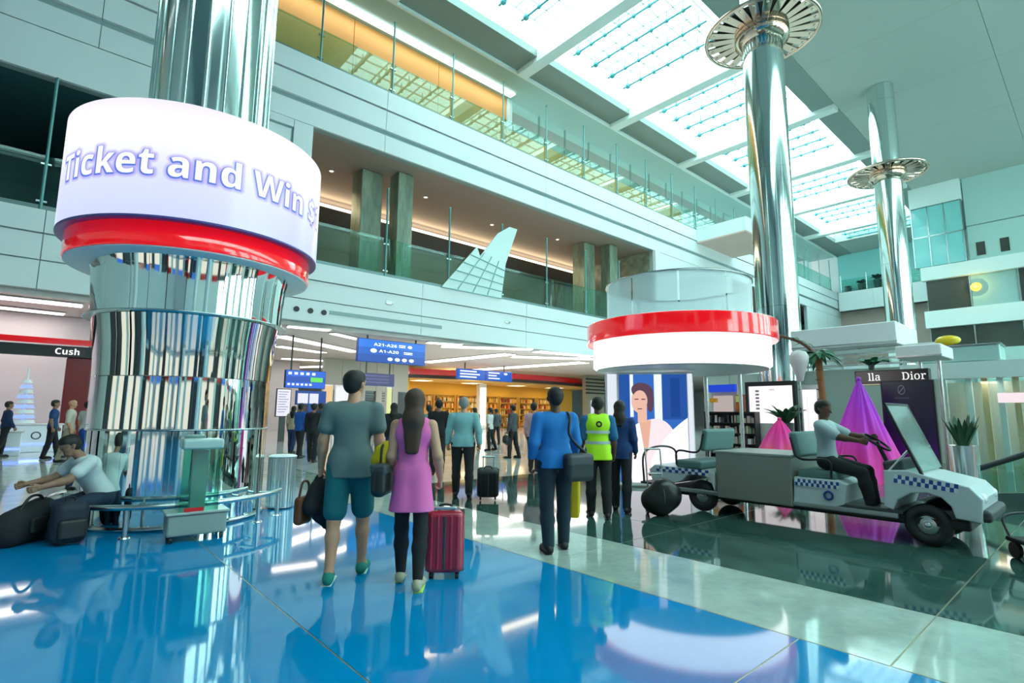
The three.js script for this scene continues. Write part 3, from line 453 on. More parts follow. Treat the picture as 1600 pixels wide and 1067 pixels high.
{ // left shop with the black sign band
  const v = 26.6, e = onV(140, 600, v).x; const L = U0 + 1;
  struct('wall_left_shop', ubox(L, e, 0, SOFF - 0.2, 30, 30.3), std(lin(0.72, 0.62, 0.66), 0.5));
  const hB = onV(70, 547, v).y;
  const s = thing('shop_sign', 'black sign band with white letters under a red stripe', 'sign', V3((L + e) / 2, hB, -v));
  part('band', box(e - L, 0.42, 0.3, 0, 0, -0.16), black, s); part('red_stripe', box(e - L, 0.22, 0.45, 0, 0.36, -0.1), redGloss, s);
  const tx = canvasTex(256, 96, (g, w, h) => { g.fillStyle = '#101418'; g.fillRect(0, 0, w, h); g.fillStyle = '#ffffff'; g.font = 'bold 84px sans-serif'; g.fillText('Cush', 16, 78); });
  const q0 = onV(82, 547, v), q1 = onV(134, 547, v); const f = part('letter_face', new THREE.PlaneGeometry(q1.x - q0.x, (q1.x - q0.x) * 96 / 256), screenMat(tx, 1.1), s); f.position.set((q0.x + q1.x) / 2 - (L + e) / 2, 0, 0.005);
  const c0 = onV(100, 600, v), c1 = onV(140, 600, v); tag(mesh('red_pillar', rbox(c1.x - c0.x, hB - 0.22, 0.6, 0.03, (c0.x + c1.x) / 2, (hB - 0.22) / 2, -v - 0.4), std(lin(0.16, 0.006, 0.01), 0.3)), 'dark red pillar under the end of the black shop sign', 'pillar');
  for (const [h0, h1, l, dv, k] of [[0, 0.95, 'long white shop counter with a blue light line', 25.7, 1], [0, 0.75, 'low pale service counter before the pink walled shop', 24.0, 2]]) {
    const x1 = onV(k === 1 ? 96 : 34, 680, dv).x, x0 = x1 - 6; const t = thing('shop_counter', l, 'counter', V3((x0 + x1) / 2, 0, -dv));
    part('body', rbox(x1 - x0, h1, 0.8, 0.03, 0, h1 / 2, -0.4), white, t); part('worktop', rbox(x1 - x0 + 0.1, 0.06, 0.9, 0.02, 0, h1 + 0.03, -0.4), std(lin(0.75, 0.7, 0.7), 0.25), t);
    part('light_strip', box(x1 - x0, 0.07, 0.03, 0, h1 * 0.3, 0.005), glow(lin(0.12, 0.2, 1), 3), t);
    if (k === 1) { part('blue_panel', box(1.2, h1 * 0.8, 0.02, 0.2, h1 * 0.45, 0.012), glow(lin(0.2, 0.3, 1), 0.8), t); }
    for (let i = 0; i < 3; i++) part('front_emblem', new THREE.TorusGeometry(0.12, 0.02, 8, 24).translate(1.1 + i * 0.6, h1 * 0.62, 0.012), darkGrey, t);
  }
  area(lin(0.25, 0.35, 1), 3, 5, 0.08, V3(onV(60, 680, 25.7).x - 2.4, 0.3, -25.6), V3(onV(60, 680, 25.7).x - 2.4, 0.0, -24.8));
  const p = onV(37, 640, 26.0); const t = thing('display_tower', 'stacked white cone tower lit blue on the long white shop counter', 'display', V3(p.x, 1.015, -26.05));
  for (let i = 0; i < 9; i++) part('tier', cyl(0.36 - i * 0.025, 0.32 - i * 0.025, 0.12, 0, 0.06 + i * 0.18, 0, 0, 0, 0, 24), i % 2 ? glow(lin(0.3, 0.45, 1), 1.1) : white, t); part('mast', cyl(0.06, 0.03, 2.0, 0, 1.0, 0), white, t);
  area(lin(1, 0.86, 0.95), 4, 8, 1.2, V3(L + 16, SOFF - 0.3, -28.4), V3(L + 16, 0, -28.6));
}

// ---------- shop island on the right, behind the cart ----------
const US = 19;
seed = 311;
{ // black shelves, screens, drapes, sign, poster
  shelfUnit('shelf_unit', 'black shelf unit with rows of pale perfume bottles behind the rear cart seat', P(US, 0, 9.45), -Math.PI / 2, 1.85, 1.66, 0.4, 4, black, black, cosm);
  const top = onU(1103, 603, US + 0.5), bot = onU(1146, 652, US + 0.5);
  const t = thing('display_case', 'wall display case with blue header and orange boxes beside the black shelves', 'display case', V3(US + 0.5, 0, (top.z + bot.z) / 2), -Math.PI / 2);
  const W = Math.abs(top.z - bot.z); part('back_panel', box(W, 2.7, 0.06, 0, 1.35, -0.4), std(lin(0.6, 0.5, 0.46), 0.5), t); part('header', box(W, 0.28, 0.2, 0, 2.56, -0.3), glow(lin(0.01, 0.06, 0.7), 0.7, { color: 0x0a1a80 }), t); part('lit_panel', box(W * 0.75, 0.85, 0.03, -0.03, 1.85, -0.36), glow(lin(0.8, 0.68, 0.64), 0.55), t);
  for (let i = 0; i < 4; i++) part('orange_box', box(0.22, 0.24, 0.2, W / 2 + 0.14, 1.3 + i * 0.28, -0.28), i === 3 ? std(lin(0.85, 0.8, 0.2), 0.4) : std(lin(0.8, 0.2 - i * 0.03, 0.01), 0.4), t);
  part('orange_box', box(0.26, 0.16, 0.2, -W / 2 + 0.15, 2.1, -0.28), std(lin(0.85, 0.35, 0.01), 0.4), t); part('side_post', box(0.3, 2.3, 0.3, W / 2 + 0.14, 1.15, -0.42), std(lin(0.45, 0.08, 0.04), 0.4), t);
}
function backWallScreen(label, x0, y0, x1, y1, u, k, frame, marks) {
  const a = onU(x0, y0, u), b = onU(x1, y1, u), W = Math.abs(a.z - b.z), H = a.y - b.y;
  const t = thing('lit_display_wall', label, 'display', V3(u, 0, (a.z + b.z) / 2), -Math.PI / 2);
  part('frame', [box(W + 0.2, 0.16, 0.2, 0, a.y + 0.06, -0.1), box(0.1, a.y, 0.2, -W / 2 - 0.05, a.y / 2, -0.1), box(0.1, a.y, 0.2, W / 2 + 0.05, a.y / 2, -0.1)], frame, t);
  part('back_panel', box(W, a.y, 0.04, 0, a.y / 2, -0.12), white, t);
  const s = part('screen', new THREE.PlaneGeometry(W, H), screenMat(canvasTex(256, 256, (g, w, h) => { g.fillStyle = '#fbf4f6'; g.fillRect(0, 0, w, h); marks(g, w, h); }), k), t); s.position.set(0, (a.y + b.y) / 2, -0.09);
  return t;
}
backWallScreen('white lit display wall with a black frame above the pink drape', 1168, 603, 1241, 662, US + 0.6, 1.15, black, (g, w, h) => { g.fillStyle = '#6a6070'; for (let i = 0; i < 6; i++) g.fillRect(38, 30 + i * 24, 22, 14); g.fillStyle = '#c8b6c8'; g.fillRect(120, 24, 30, 10); });
backWallScreen('narrow white lit panel beside the palm trunk', 1252, 608, 1281, 692, US + 0.3, 1.15, steel, (g, w, h) => { g.fillStyle = '#e6d2d8'; g.fillRect(60, 40, 20, 160); });
function drapedPeak(name, label, x, y, base, rad, hgt, cols, pts) { // cloth mountain: pleated cone over a point, in painted bands
  const t = thing(name, label, 'sculpture', base);
  const n = 72, m = 18, pos = [], col = [], idx = [];
  for (let j = 0; j <= m; j++) for (let i = 0; i <= n; i++) {
    const a = i / n * Math.PI * 2, s = j / m, prof = Math.pow(s, pts), fold = 1 + 0.10 * Math.sin(a * 9 + s * 2) * (0.3 + s) + 0.06 * Math.sin(a * 17 - s * 3), r = Math.max(0.03, rad * prof * fold);
    pos.push(Math.cos(a) * r, hgt * (1 - s), Math.sin(a) * r);
    const f = Math.min(0.999, s + 0.05 * Math.sin(a * 6)) * (cols.length - 1), k = Math.max(0, Math.floor(f)), q = f - k; const A = cols[k], B = cols[Math.min(cols.length - 1, k + 1)];
    col.push(...[0, 1, 2].map((c) => A[c] + (B[c] - A[c]) * q));
  }
  for (let j = 0; j < m; j++) for (let i = 0; i < n; i++) { const p = j * (n + 1) + i; idx.push(p, p + 1, p + n + 1, p + 1, p + n + 2, p + n + 1); }
  const g = new THREE.BufferGeometry(); g.setAttribute('position', new THREE.Float32BufferAttribute(pos, 3)); g.setAttribute('color', new THREE.Float32BufferAttribute(col, 3)); g.setIndex(idx); g.computeVertexNormals();
  part('cloth', g, new THREE.MeshStandardMaterial({ vertexColors: true, roughness: 0.6, side: THREE.DoubleSide }), t);
  part('top_knob', sph(0.06, 0, hgt, 0), std(lin(...cols[0]), 0.4), t);
  return t;
}
drapedPeak('draped_peak', 'pink draped peak dyed orange at its foot under the white display wall', 0, 0, onU(1221, 712, 17.0).setY(0), 0.75, 1.42, [[0.75, 0.01, 0.22], [0.8, 0.01, 0.3], [0.85, 0.06, 0.36], [0.95, 0.12, 0.12], [0.95, 0.3, 0.05]], 0.7);
drapedPeak('draped_peak', 'tall violet draped peak dyed pink below beside the dark poster', 0, 0, onU(1352, 730, 15.2).setY(0), 0.82, 2.44, [[0.3, 0.02, 0.55], [0.45, 0.02, 0.65], [0.62, 0.03, 0.6], [0.8, 0.03, 0.4], [0.75, 0.02, 0.3]], 0.85);
{ // palm with a bent leafy crown
  const b = onU(1290, 700, 18.2).setY(0), c = onU(1278, 556, 18.2), l = onU(1212, 523, 18.2);
  const t = thing('palm_tree', 'slender brown palm trunk with green crown bending towards the round canopy', 'palm', b);
  const q = (p) => p.clone().sub(b);
  const pts = [V3(0, 0, 0), q(c).multiplyScalar(0.5).add(V3(0.02, 0, 0.04)), q(c)];
  part('trunk', tube(pts, 0.1, 10, 30), std(lin(0.30, 0.12, 0.05), 0.8), t); part('pot', lathe([[0.26, 0], [0.34, 0.5], [0.3, 0.5], [0.28, 0.44], [0, 0.44]], 24), darkGrey, t);
  for (let k = 0; k < 9; k++) part('trunk_ring', new THREE.TorusGeometry(0.104, 0.014, 6, 16).rotateX(Math.PI / 2).translate(...pts[0].clone().lerp(q(c), 0.15 + k * 0.09).toArray()), std(lin(0.22, 0.09, 0.04), 0.9), t);
  part('bent_branch', tube([q(c), q(c).lerp(q(l), 0.4).add(V3(0, 0.16, 0)), q(l)], 0.05, 8, 20), std(lin(0.16, 0.08, 0.05), 0.8), t);
  const leafM = std(lin(0.02, 0.13, 0.06), 0.5, 0, { side: THREE.DoubleSide });
  const leaf = (from, dir, len, w, dr = 0.75) => { const n = 8, pos = [], idx = []; const side = V3(0, 1, 0).cross(dir).normalize(); for (let i = 0; i <= n; i++) { const s = i / n, p = from.clone().addScaledVector(dir, len * s).add(V3(0, 0.25 * len * s - dr * len * s * s, 0)), ww = w * Math.sin(Math.PI * (0.08 + 0.92 * s)) + 0.004; for (const k of [-1, 0, 1]) pos.push(...p.clone().addScaledVector(side, k * ww).add(V3(0, k ? -ww * 0.4 : 0, 0)).toArray()); if (i < n) { const a = i * 3; idx.push(a, a + 3, a + 1, a + 1, a + 3, a + 4, a + 1, a + 4, a + 2, a + 2, a + 4, a + 5); } } const g = new THREE.BufferGeometry(); g.setAttribute('position', new THREE.Float32BufferAttribute(pos, 3)); g.setIndex(idx); g.computeVertexNormals(); return g; };
  for (let k = 0; k < 26; k++) { const a = k * 2.4; part('leaf', leaf(q(c).add(V3(0, 0.1, 0)), V3(Math.cos(a), 0.3 * Math.sin(k), Math.sin(a)).normalize(), rr(0.5, 0.85), 0.08), leafM, t); }
  for (let k = 0; k < 8; k++) { const a = k * 2.1; part('leaf', leaf(q(c).lerp(q(l), 0.25 + 0.05 * k).add(V3(0, 0.15, 0)), V3(Math.cos(a), 0.2, Math.sin(a)).normalize(), rr(0.25, 0.4), 0.05), leafM, t); }
  globalThis.leafGeo = leaf; globalThis.leafMat = leafM;
}
function bush(label, base, n, len, spread, lift, potR, potH, potM, w = 0.05, name = 'potted_plant', col = leafMat, dr = 0.75) {
  const t = thing(name, label, 'plant', base);
  if (potR) { part('pot', lathe([[potR * 0.72, 0], [potR, potH], [potR * 0.93, potH], [potR * 0.9, potH - 0.06], [0, potH - 0.06]], 40), potM, t); }
  for (let k = 0; k < n; k++) { const a = k * 2.399, s = spread * (0.35 + 0.65 * rnd()); part('leaf', leafGeo(V3(Math.cos(a) * 0.04, potH - 0.05, Math.sin(a) * 0.04), V3(Math.cos(a) * s, lift, Math.sin(a) * s).normalize(), len * rr(0.7, 1.1), w, dr), col, t); }
  return t;
}
bush('spiky green plant in a tall tapered steel planter beyond the cart front', onH(1517, 813), 30, 0.5, 0.55, 1.1, 0.185, 1.1, steel, 0.032, 'potted_plant', std(lin(0.03, 0.10, 0.05), 0.5, 0, { side: THREE.DoubleSide }), 0.25);
bush('leafy green plant between the white display wall and the pink drape', onU(1232, 712, 18.55).setY(0), 30, 1.05, 0.9, 1.0, 0.22, 1.3, darkGrey, 0.10, 'potted_plant', leafMat, 0.6);
bush('small green plant standing on the black letter sign', onU(1362, 578, 17.0), 20, 0.6, 1.1, 0.9, 0.08, 0.16, darkGrey, 0.09);
{ // hanging white globe lamp
  const p = onU(1249, 572, 17.6); const t = thing('pear_lamp', 'grey white pear shaped lamp on a thin stem beside the palm trunk', 'lamp', p); part('shade', lathe([[0.001, -0.5], [0.09, -0.45], [0.14, -0.25], [0.26, 0.1], [0.28, 0.3], [0.2, 0.45], [0.04, 0.5], [0.001, 0.5]], 28), std(lin(0.62, 0.58, 0.58), 0.4), t); part('stem', tube([V3(0, -0.48, 0), V3(0.02, -1.2, 0), V3(0.02, -p.y, 0)], 0.02, 8, 20), steel, t); part('foot', cyl(0.22, 0.2, 0.03, 0.02, -p.y + 0.015, 0), steel, t);
}
{ // letter sign, dark poster panel
  const u = 16.9, a = onU(1335, 577, u), b = onU(1452, 598, u), W = Math.abs(a.z - b.z); const H = 0.36, yc = onU(1400, 588, u).y;
  const t = thing('letter_sign', 'black shop sign with thin white letters above the dark poster', 'sign', V3(u, yc - H / 2, (a.z + b.z) / 2), -Math.PI / 2);
  part('band', box(W, H, 0.3, 0, H / 2, -0.15), black, t); part('gilt_edge', box(W, 0.03, 0.32, 0, -0.015, -0.15), brass, t);
  const f = part('letter_face', new THREE.PlaneGeometry(W - 0.04, H - 0.04), screenMat(canvasTex(512, 96, (g, w, h) => { g.fillStyle = '#0a0d10'; g.fillRect(0, 0, w, h); g.fillStyle = '#ffffff'; g.font = '80px serif'; g.fillText('Dior', 335, 76); g.fillText('lla', 92, 76); }), 1.2), t); f.position.set(0, H / 2, 0.003);
  for (const s of [-1, 1]) part('post', box(0.08, yc - H / 2, 0.1, s * (W / 2 - 0.06), -(yc - H / 2) / 2, -0.2), steel, t);
  const c = onU(1378, 602, 16.3), d = onU(1470, 744, 16.3), PW = Math.abs(c.z - d.z), PH = 2.36; const p = thing('advertising_board', 'tall dark poster panel with violet foot standing behind the windscreen', 'poster', V3(16.3, 0, (c.z + d.z) / 2), -Math.PI / 2);
  part('case', rbox(PW + 0.08, PH + 0.06, 0.14, 0.02, 0, PH / 2 + 0.05, -0.08), black, p);
  const s = part('poster_screen', new THREE.PlaneGeometry(PW, PH), screenMat(canvasTex(384, 560, (g, w, h) => { const q = g.createLinearGradient(0, 0, 0, h); q.addColorStop(0, '#10182c'); q.addColorStop(0.5, '#141030'); q.addColorStop(0.75, '#3a0f5c'); q.addColorStop(1, '#5a0c5a'); g.fillStyle = q; g.fillRect(0, 0, w, h); g.strokeStyle = '#8ea0b4'; g.lineWidth = 3; g.beginPath(); g.arc(150, 50, 26, 0, 7); g.moveTo(130, 66); g.lineTo(172, 34); g.stroke(); g.fillStyle = '#3c4660'; g.fillRect(90, 96, 120, 6); g.fillStyle = '#7c86a0'; g.beginPath(); g.ellipse(165, 180, 16, 50, 0.5, 0, 7); g.fill(); g.fillStyle = '#6a6ea0'; g.beginPath(); g.moveTo(170, 280); g.lineTo(290, 300); g.lineTo(255, 420); g.lineTo(215, 430); g.fill(); }), 0.55), p); s.position.set(0, PH / 2 + 0.05, -0.006);
}
{ // shop island roofs, rear wall and glass corner
  const c1 = (x0, y0, x1, y1, u, d, name, label, m) => { const a = onU(x0, y0, u), b = onU(x1, y1, u); const W = Math.abs(a.z - b.z), H = a.y - b.y; const t = thing(name, label, 'canopy', V3(u + d / 2, b.y, (a.z + b.z) / 2)); part('slab', rbox(d, H, W, 0.04, 0, H / 2, 0), m, t); part('edge_strip', box(0.02, 0.04, W, -d / 2 - 0.01, H * 0.12, 0), steel, t); for (const s of [-1, 1]) part('post', cyl(0.06, 0.06, b.y, d * 0.3, -b.y / 2, s * (W / 2 - 0.3), 0, 0, 0, 12), steel, t); return t; };
  c1(1212, 520, 1402, 536, 22, 3, 'shop_canopy', 'long flat white shop canopy between the two tall columns', white);
  c1(1398, 541, 1472, 556, 18.2, 1.6, 'shop_canopy', 'short white canopy slab above the dark poster', white);
  const w = structGroup('wall_shop_island'); const m = std(lin(0.52, 0.60, 0.56), 0.5); const z0 = onU(1100, 600, 23), z1 = onU(1480, 600, 23);
  const n = 7; for (let i = 0; i < n; i++) { const za = z0.z + (z1.z - z0.z) * i / n, zb = z0.z + (z1.z - z0.z) * (i + 1) / n; part('wall_panel', box(0.15, 3.3, Math.abs(zb - za) - 0.04, 23, 1.65, (za + zb) / 2), m, w); part('louvre', [0, 1, 2, 3].map((k) => box(0.2, 0.07, Math.abs(zb - za), 22.9, 3.45 + k * 0.2, (za + zb) / 2)), i % 2 ? steel : white, w); }
  const gl = thing('glass_corner', 'tall glass shop corner with warm lit uprights beside the dark poster', 'glass wall', V3(21, 0, onU(1545, 620, 21).z), 0);
  for (let i = 0; i < 5; i++) { const z = onU(1495 + i * 24, 620, 21).z - gl.position.z; part('pane', box(0.02, 2.6, 0.5, 0, 1.35, z), phys(lin(0.9, 0.98, 0.96), 0, { transmission: 1, thickness: 0, ior: 1.45 }), gl); part('upright', box(0.16, 2.7, 0.14, 0.1, 1.35, z + 0.3), i % 2 ? std(lin(0.78, 0.56, 0.34), 0.4) : white, gl); }
  part('header', box(0.3, 0.5, 4.2, 0.1, 2.95, 0), beamPale, gl); part('lit_panel', box(0.05, 0.28, 0.8, -0.06, 2.1, 0.6), glow(lin(1, 0.85, 0.9), 0.9), gl); part('rear_wall', box(0.1, 2.7, 4.2, 2.4, 1.35, 0), std(lin(0.62, 0.58, 0.5), 0.5), gl); area(lin(1, 0.86, 0.66), 4, 0.4, 3.6, V3(22.2, 2.68, gl.position.z), V3(22.4, 0, gl.position.z));
  // pale box over the glass corner with a yellow beacon
  const a = onU(1432, 548, 21.5), b = onU(1572, 598, 21.5); const kb = 3.22; const bx = thing('glass_kiosk_top', 'pale glass kiosk roof above the glass shop corner', 'kiosk roof', V3(21.6, kb, (a.z + b.z) / 2)); part('panel', rbox(1.2, a.y - kb, Math.abs(a.z - b.z), 0.04, 0, (a.y - kb) / 2, 0), std(lin(0.5, 0.72, 0.68), 0.15), bx); part('cap_rail', box(1.24, 0.05, Math.abs(a.z - b.z) + 0.04, 0, a.y - kb + 0.025, 0), steel, bx);
  const y = onU(1481, 541, 21.5); const yl = thing('yellow_beacon', 'yellow rounded beacon on the pale kiosk roof', 'beacon', V3(21.6, a.y + 0.05, y.z)); part('dome', sph(0.3, 0, 0.22, 0, 0.8, 0.55, 1.1), std(lin(0.8, 0.55, 0.01), 0.3), yl); part('bracket', box(0.1, 0.08, 0.6, 0, 0.04, 0), darkGrey, yl);
}
{ // escalator rail at the right edge
  const a = onH(1545, 765), u = 12.6; const t = thing('escalator_balustrade', 'steel escalator balustrade rising behind the tall planter', 'escalator', P(u, 0, 1.2));
  const A = V3(0, 0.45, -1.1), B = V3(0, 1.6, 1.6);
  part('hand_rail', tube([A.clone().add(V3(0, 0.12, -0.3)), A, B, B.clone().add(V3(0, 0.1, 0.6))], 0.05, 8, 30), darkGrey, t);
  part('glass_panel', extr([[-1.1, 0.0], [1.6, 0.5], [1.6, 1.55], [-1.1, 0.42]], 0.02).rotateY(-Math.PI / 2), railGlass, t);
  part('skirt', extr([[-1.4, 0], [2.2, 0], [2.2, 0.55], [1.6, 0.5], [-1.1, 0.12]], 0.12).rotateY(-Math.PI / 2), std(lin(0.12, 0.2, 0.19), 0.3, 0.6), t);
}
// ---------- far end of the hall ----------
{
  const u = 66, w = structGroup('wall_end'); const m = std(lin(0.42, 0.62, 0.58), 0.55), dk = std(lin(0.05, 0.06, 0.05), 0.2);
  const pv = (v0, v1, h0, h1, mm, name = 'wall_panel', du = 0) => part(name, ubox(u - du, u + 0.3, h0, h1, v0, v1), mm, w);
  for (let i = 0; i < 6; i++) { const a = -24 + i * 5.4; pv(a, a + 5.37, 0, 8, m); }
  pv(-24, 11.8, 10.3, 11.97, beamPale, 'fascia', 0.5); pv(-24, 11.8, 15.1, 16.45, beamPale, 'fascia', 0.5);
  for (let i = 0; i < 9; i++) { const a = -19 + i * 3.4; pv(a, a + 3.3, 12, 15.08, i % 3 === 1 ? std(lin(0.3, 0.5, 0.5), 0.15) : dk, 'window_pane'); pv(a - 0.08, a + 0.02, 12, 15.08, steel, 'mullion', 0.12); pv(a, a + 3.3, 8, 10.28, dk, 'window_pane'); pv(a - 0.08, a + 0.02, 8, 10.28, steel, 'mullion', 0.12); }
  for (let i = 0; i < 5; i++) { const a = -24 + i * 6.4; pv(a, a + 6.38, 16.47, 19.9, m); pv(a, a + 6.38, 20.0, CE, m); }
  for (const v of [7.1, 5.4, 1.5, -0.2]) pv(v - 0.32, v + 0.32, 16.9, 18.2, dk, 'square_window', 0.04);
  pv(8.1, 12.2, 22.7, CE, beamPale, 'header_panel', 0.6);
  for (let i = 0; i < 3; i++) for (let j = 0; j < 2; j++) pv(8.2 + i * 1.33, 9.45 + i * 1.33, 16.5 + j * 3.1, 19.5 + j * 3.1, phys(lin(0.25, 0.62, 0.62), 0.04), 'glass_pane', 0.5);
  part('glass_mullions', [...[0, 1, 2, 3].map((i) => ubox(u - 0.56, u, 16.5, 22.7, 8.12 + i * 1.33, 8.2 + i * 1.33)), ubox(u - 0.56, u, 19.5, 19.62, 8.1, 12.2)], steel, w);
  const lp = onU(1525, 448, u - 0.4); tag(mesh('gallery_lamp', sph(0.42, lp.x, lp.y, lp.z, 0.6, 1, 1), glow(lin(1, 0.7, 0.12), 1.5)), 'yellow glowing lamp in the upper windows of the far gallery', 'lamp');
  const pl = new THREE.PointLight(lin(1, 0.7, 0.2), 6); pl.position.copy(lp).add(V3(-0.5, 0, 0)); scene.add(pl);
}
{ // cross gallery at the end of the atrium, with planting
  const u = 84; const w = structGroup('wall_end_gallery');
  for (const [h0, h1] of [[16.2, L3], [5.7, L2]]) for (let v = 12; v < 24; v += 4.2) part('fascia', ubox(u - 0.6, u - 0.35, h0, h1 - 0.03, v, v + 4.18), wallPaint, w);
  struct('wall_end_lower', ubox(u + 0.6, u + 0.9, 8.6, 16.2, 11.6, 25), taupe); struct('floor_end_gallery', ubox(u - 0.6, U1, L3 - 0.03, L3, 11.6, VF), taupe); struct('wall_end_upper', ubox(u + 1.6, u + 1.8, L3, CE, 11.6, 25), std(lin(0.25, 0.6, 0.6), 0.3)); struct('wall_end_ground', ubox(u, u + 0.3, 0, 5.7, 11.6, 25), wallPaint);
  struct('wall_atrium_side', [ubox(66.3, U1, 0, CE, 11.2, 11.6)], std(lin(0.40, 0.62, 0.60), 0.5));
  const t = thing('glass_balustrade', 'short glass balustrade across the end of the skylit atrium', 'balustrade', P(u - 0.45, L3, 18)); for (let i = 0; i < 4; i++) part('pane', box(0.02, 1.8, 3.0, 0, 0.9, -4.6 + i * 3.1), railGlass, t); for (let i = 0; i < 5; i++) part('post', cyl(0.05, 0.05, 2.4, 0, 1.2, -6.15 + i * 3.1, 0, 0, 0, 10), steel, t);
  seed = 505; const dkLeaf = std(lin(0.006, 0.03, 0.03), 0.6, 0, { side: THREE.DoubleSide });
  for (const [v, s, l] of [[23.6, 2.0, 'dark round shrub at the corner of the end gallery'], [21.9, 3.0, 'dark tall shrub in the middle of the end gallery'], [20.0, 3.8, 'dark tallest shrub of the end gallery behind the far column']]) bush(l, P(u + 0.5, L3, v), 34, s * 0.42, 1.0, 1.2, 0.5, s * 0.35, darkGrey, 0.2, 'potted_shrub', dkLeaf);
}
{ // projecting balcony box on the gallery front, fin sculpture, square columns
  const t = thing('balcony_box', 'pale projecting balcony box on the gallery front behind the tall column', 'balcony', P(48.5, 17.55, VF - 0.14));
  for (const [x, lb] of [[-3.4, 0], [3.4, 1]]) part('side_parapet', box(0.25, 1.25, 4.4, x, 0.75, 2.2), beamPale, t); part('front_parapet', box(7.05, 1.25, 0.25, 0, 0.75, 4.5), beamPale, t); part('soffit', box(7.05, 0.12, 4.6, 0, 0.06, 2.3), std(lin(0.66, 0.48, 0.42), 0.6), t); part('coping', box(7.15, 0.06, 0.3, 0, 1.41, 4.5), steel, t);
  const tip = onV(803, 352, VF - 0.5), l = onV(697, 432, VF - 0.5), r = onV(790, 466, VF - 0.5), n1 = onV(752, 383, VF - 0.5), n2 = onV(757, 398, VF - 0.5), k1 = onV(785, 362, VF - 0.5), rr1 = onV(815, 356, VF - 0.5), m2 = onV(797, 410, VF - 0.5);
  const f = thing('fin_sculpture', 'white panelled fin shaped glass sculpture on the gallery edge', 'sculpture', V3(l.x, L2, -VF + 0.03)); const q = (p) => [p.x - l.x, p.y - L2];
  const ql = q(l), qr = q(r); ql[1] = 0.3; qr[1] = 0.0;
  part('fin_plate', extr([[ql[0], 0.0], qr, q(m2), q(rr1), q(tip), q(k1), q(n2), q(n1)], 0.05, 0.005), std(lin(0.60, 0.74, 0.73), 0.2), f);
  const fr = std(lin(0.25, 0.45, 0.44), 0.35, 0.3); for (let k = 0; k < 5; k++) { const s = k / 5; part('frame_bar', tube([V3(ql[0] + (q(n1)[0] - ql[0]) * s, q(n1)[1] * s, 0.075), V3(qr[0] + (q(m2)[0] - qr[0]) * s, q(m2)[1] * s, 0.075)], 0.035, 6), fr, f); } for (let k = 1; k < 4; k++) part('frame_bar', tube([V3(ql[0] + (qr[0] - ql[0]) * k / 4, 0.05, 0.075), V3(q(n1)[0] + (q(m2)[0] - q(n1)[0]) * k / 4, q(n1)[1] + (q(m2)[1] - q(n1)[1]) * k / 4 - 0.1, 0.075)], 0.03, 6), fr, f);
  for (const [u, v, s, lb] of [[13.3, 28.0, 1.3, 'olive stone pillar standing deep in the taupe gallery'], [14.9, 26.8, 1.0, 'olive stone pillar standing forward in the taupe gallery'], [32.6, 28, 1.3, 'olive stone pillar near the far end of the taupe gallery'], [34.4, 26.8, 1.0, 'olive stone pillar nearest the end wall of the taupe gallery']]) { const p = thing('square_pillar', lb, 'pillar', P(u, L2, v)); part('shaft', rbox(s, 15.4 - L2, s, 0.05, 0, (15.4 - L2) / 2, 0), olive, p); part('base', rbox(s + 0.12, 0.25, s + 0.12, 0.03, 0, 0.125, 0), darkGrey, p); }
}

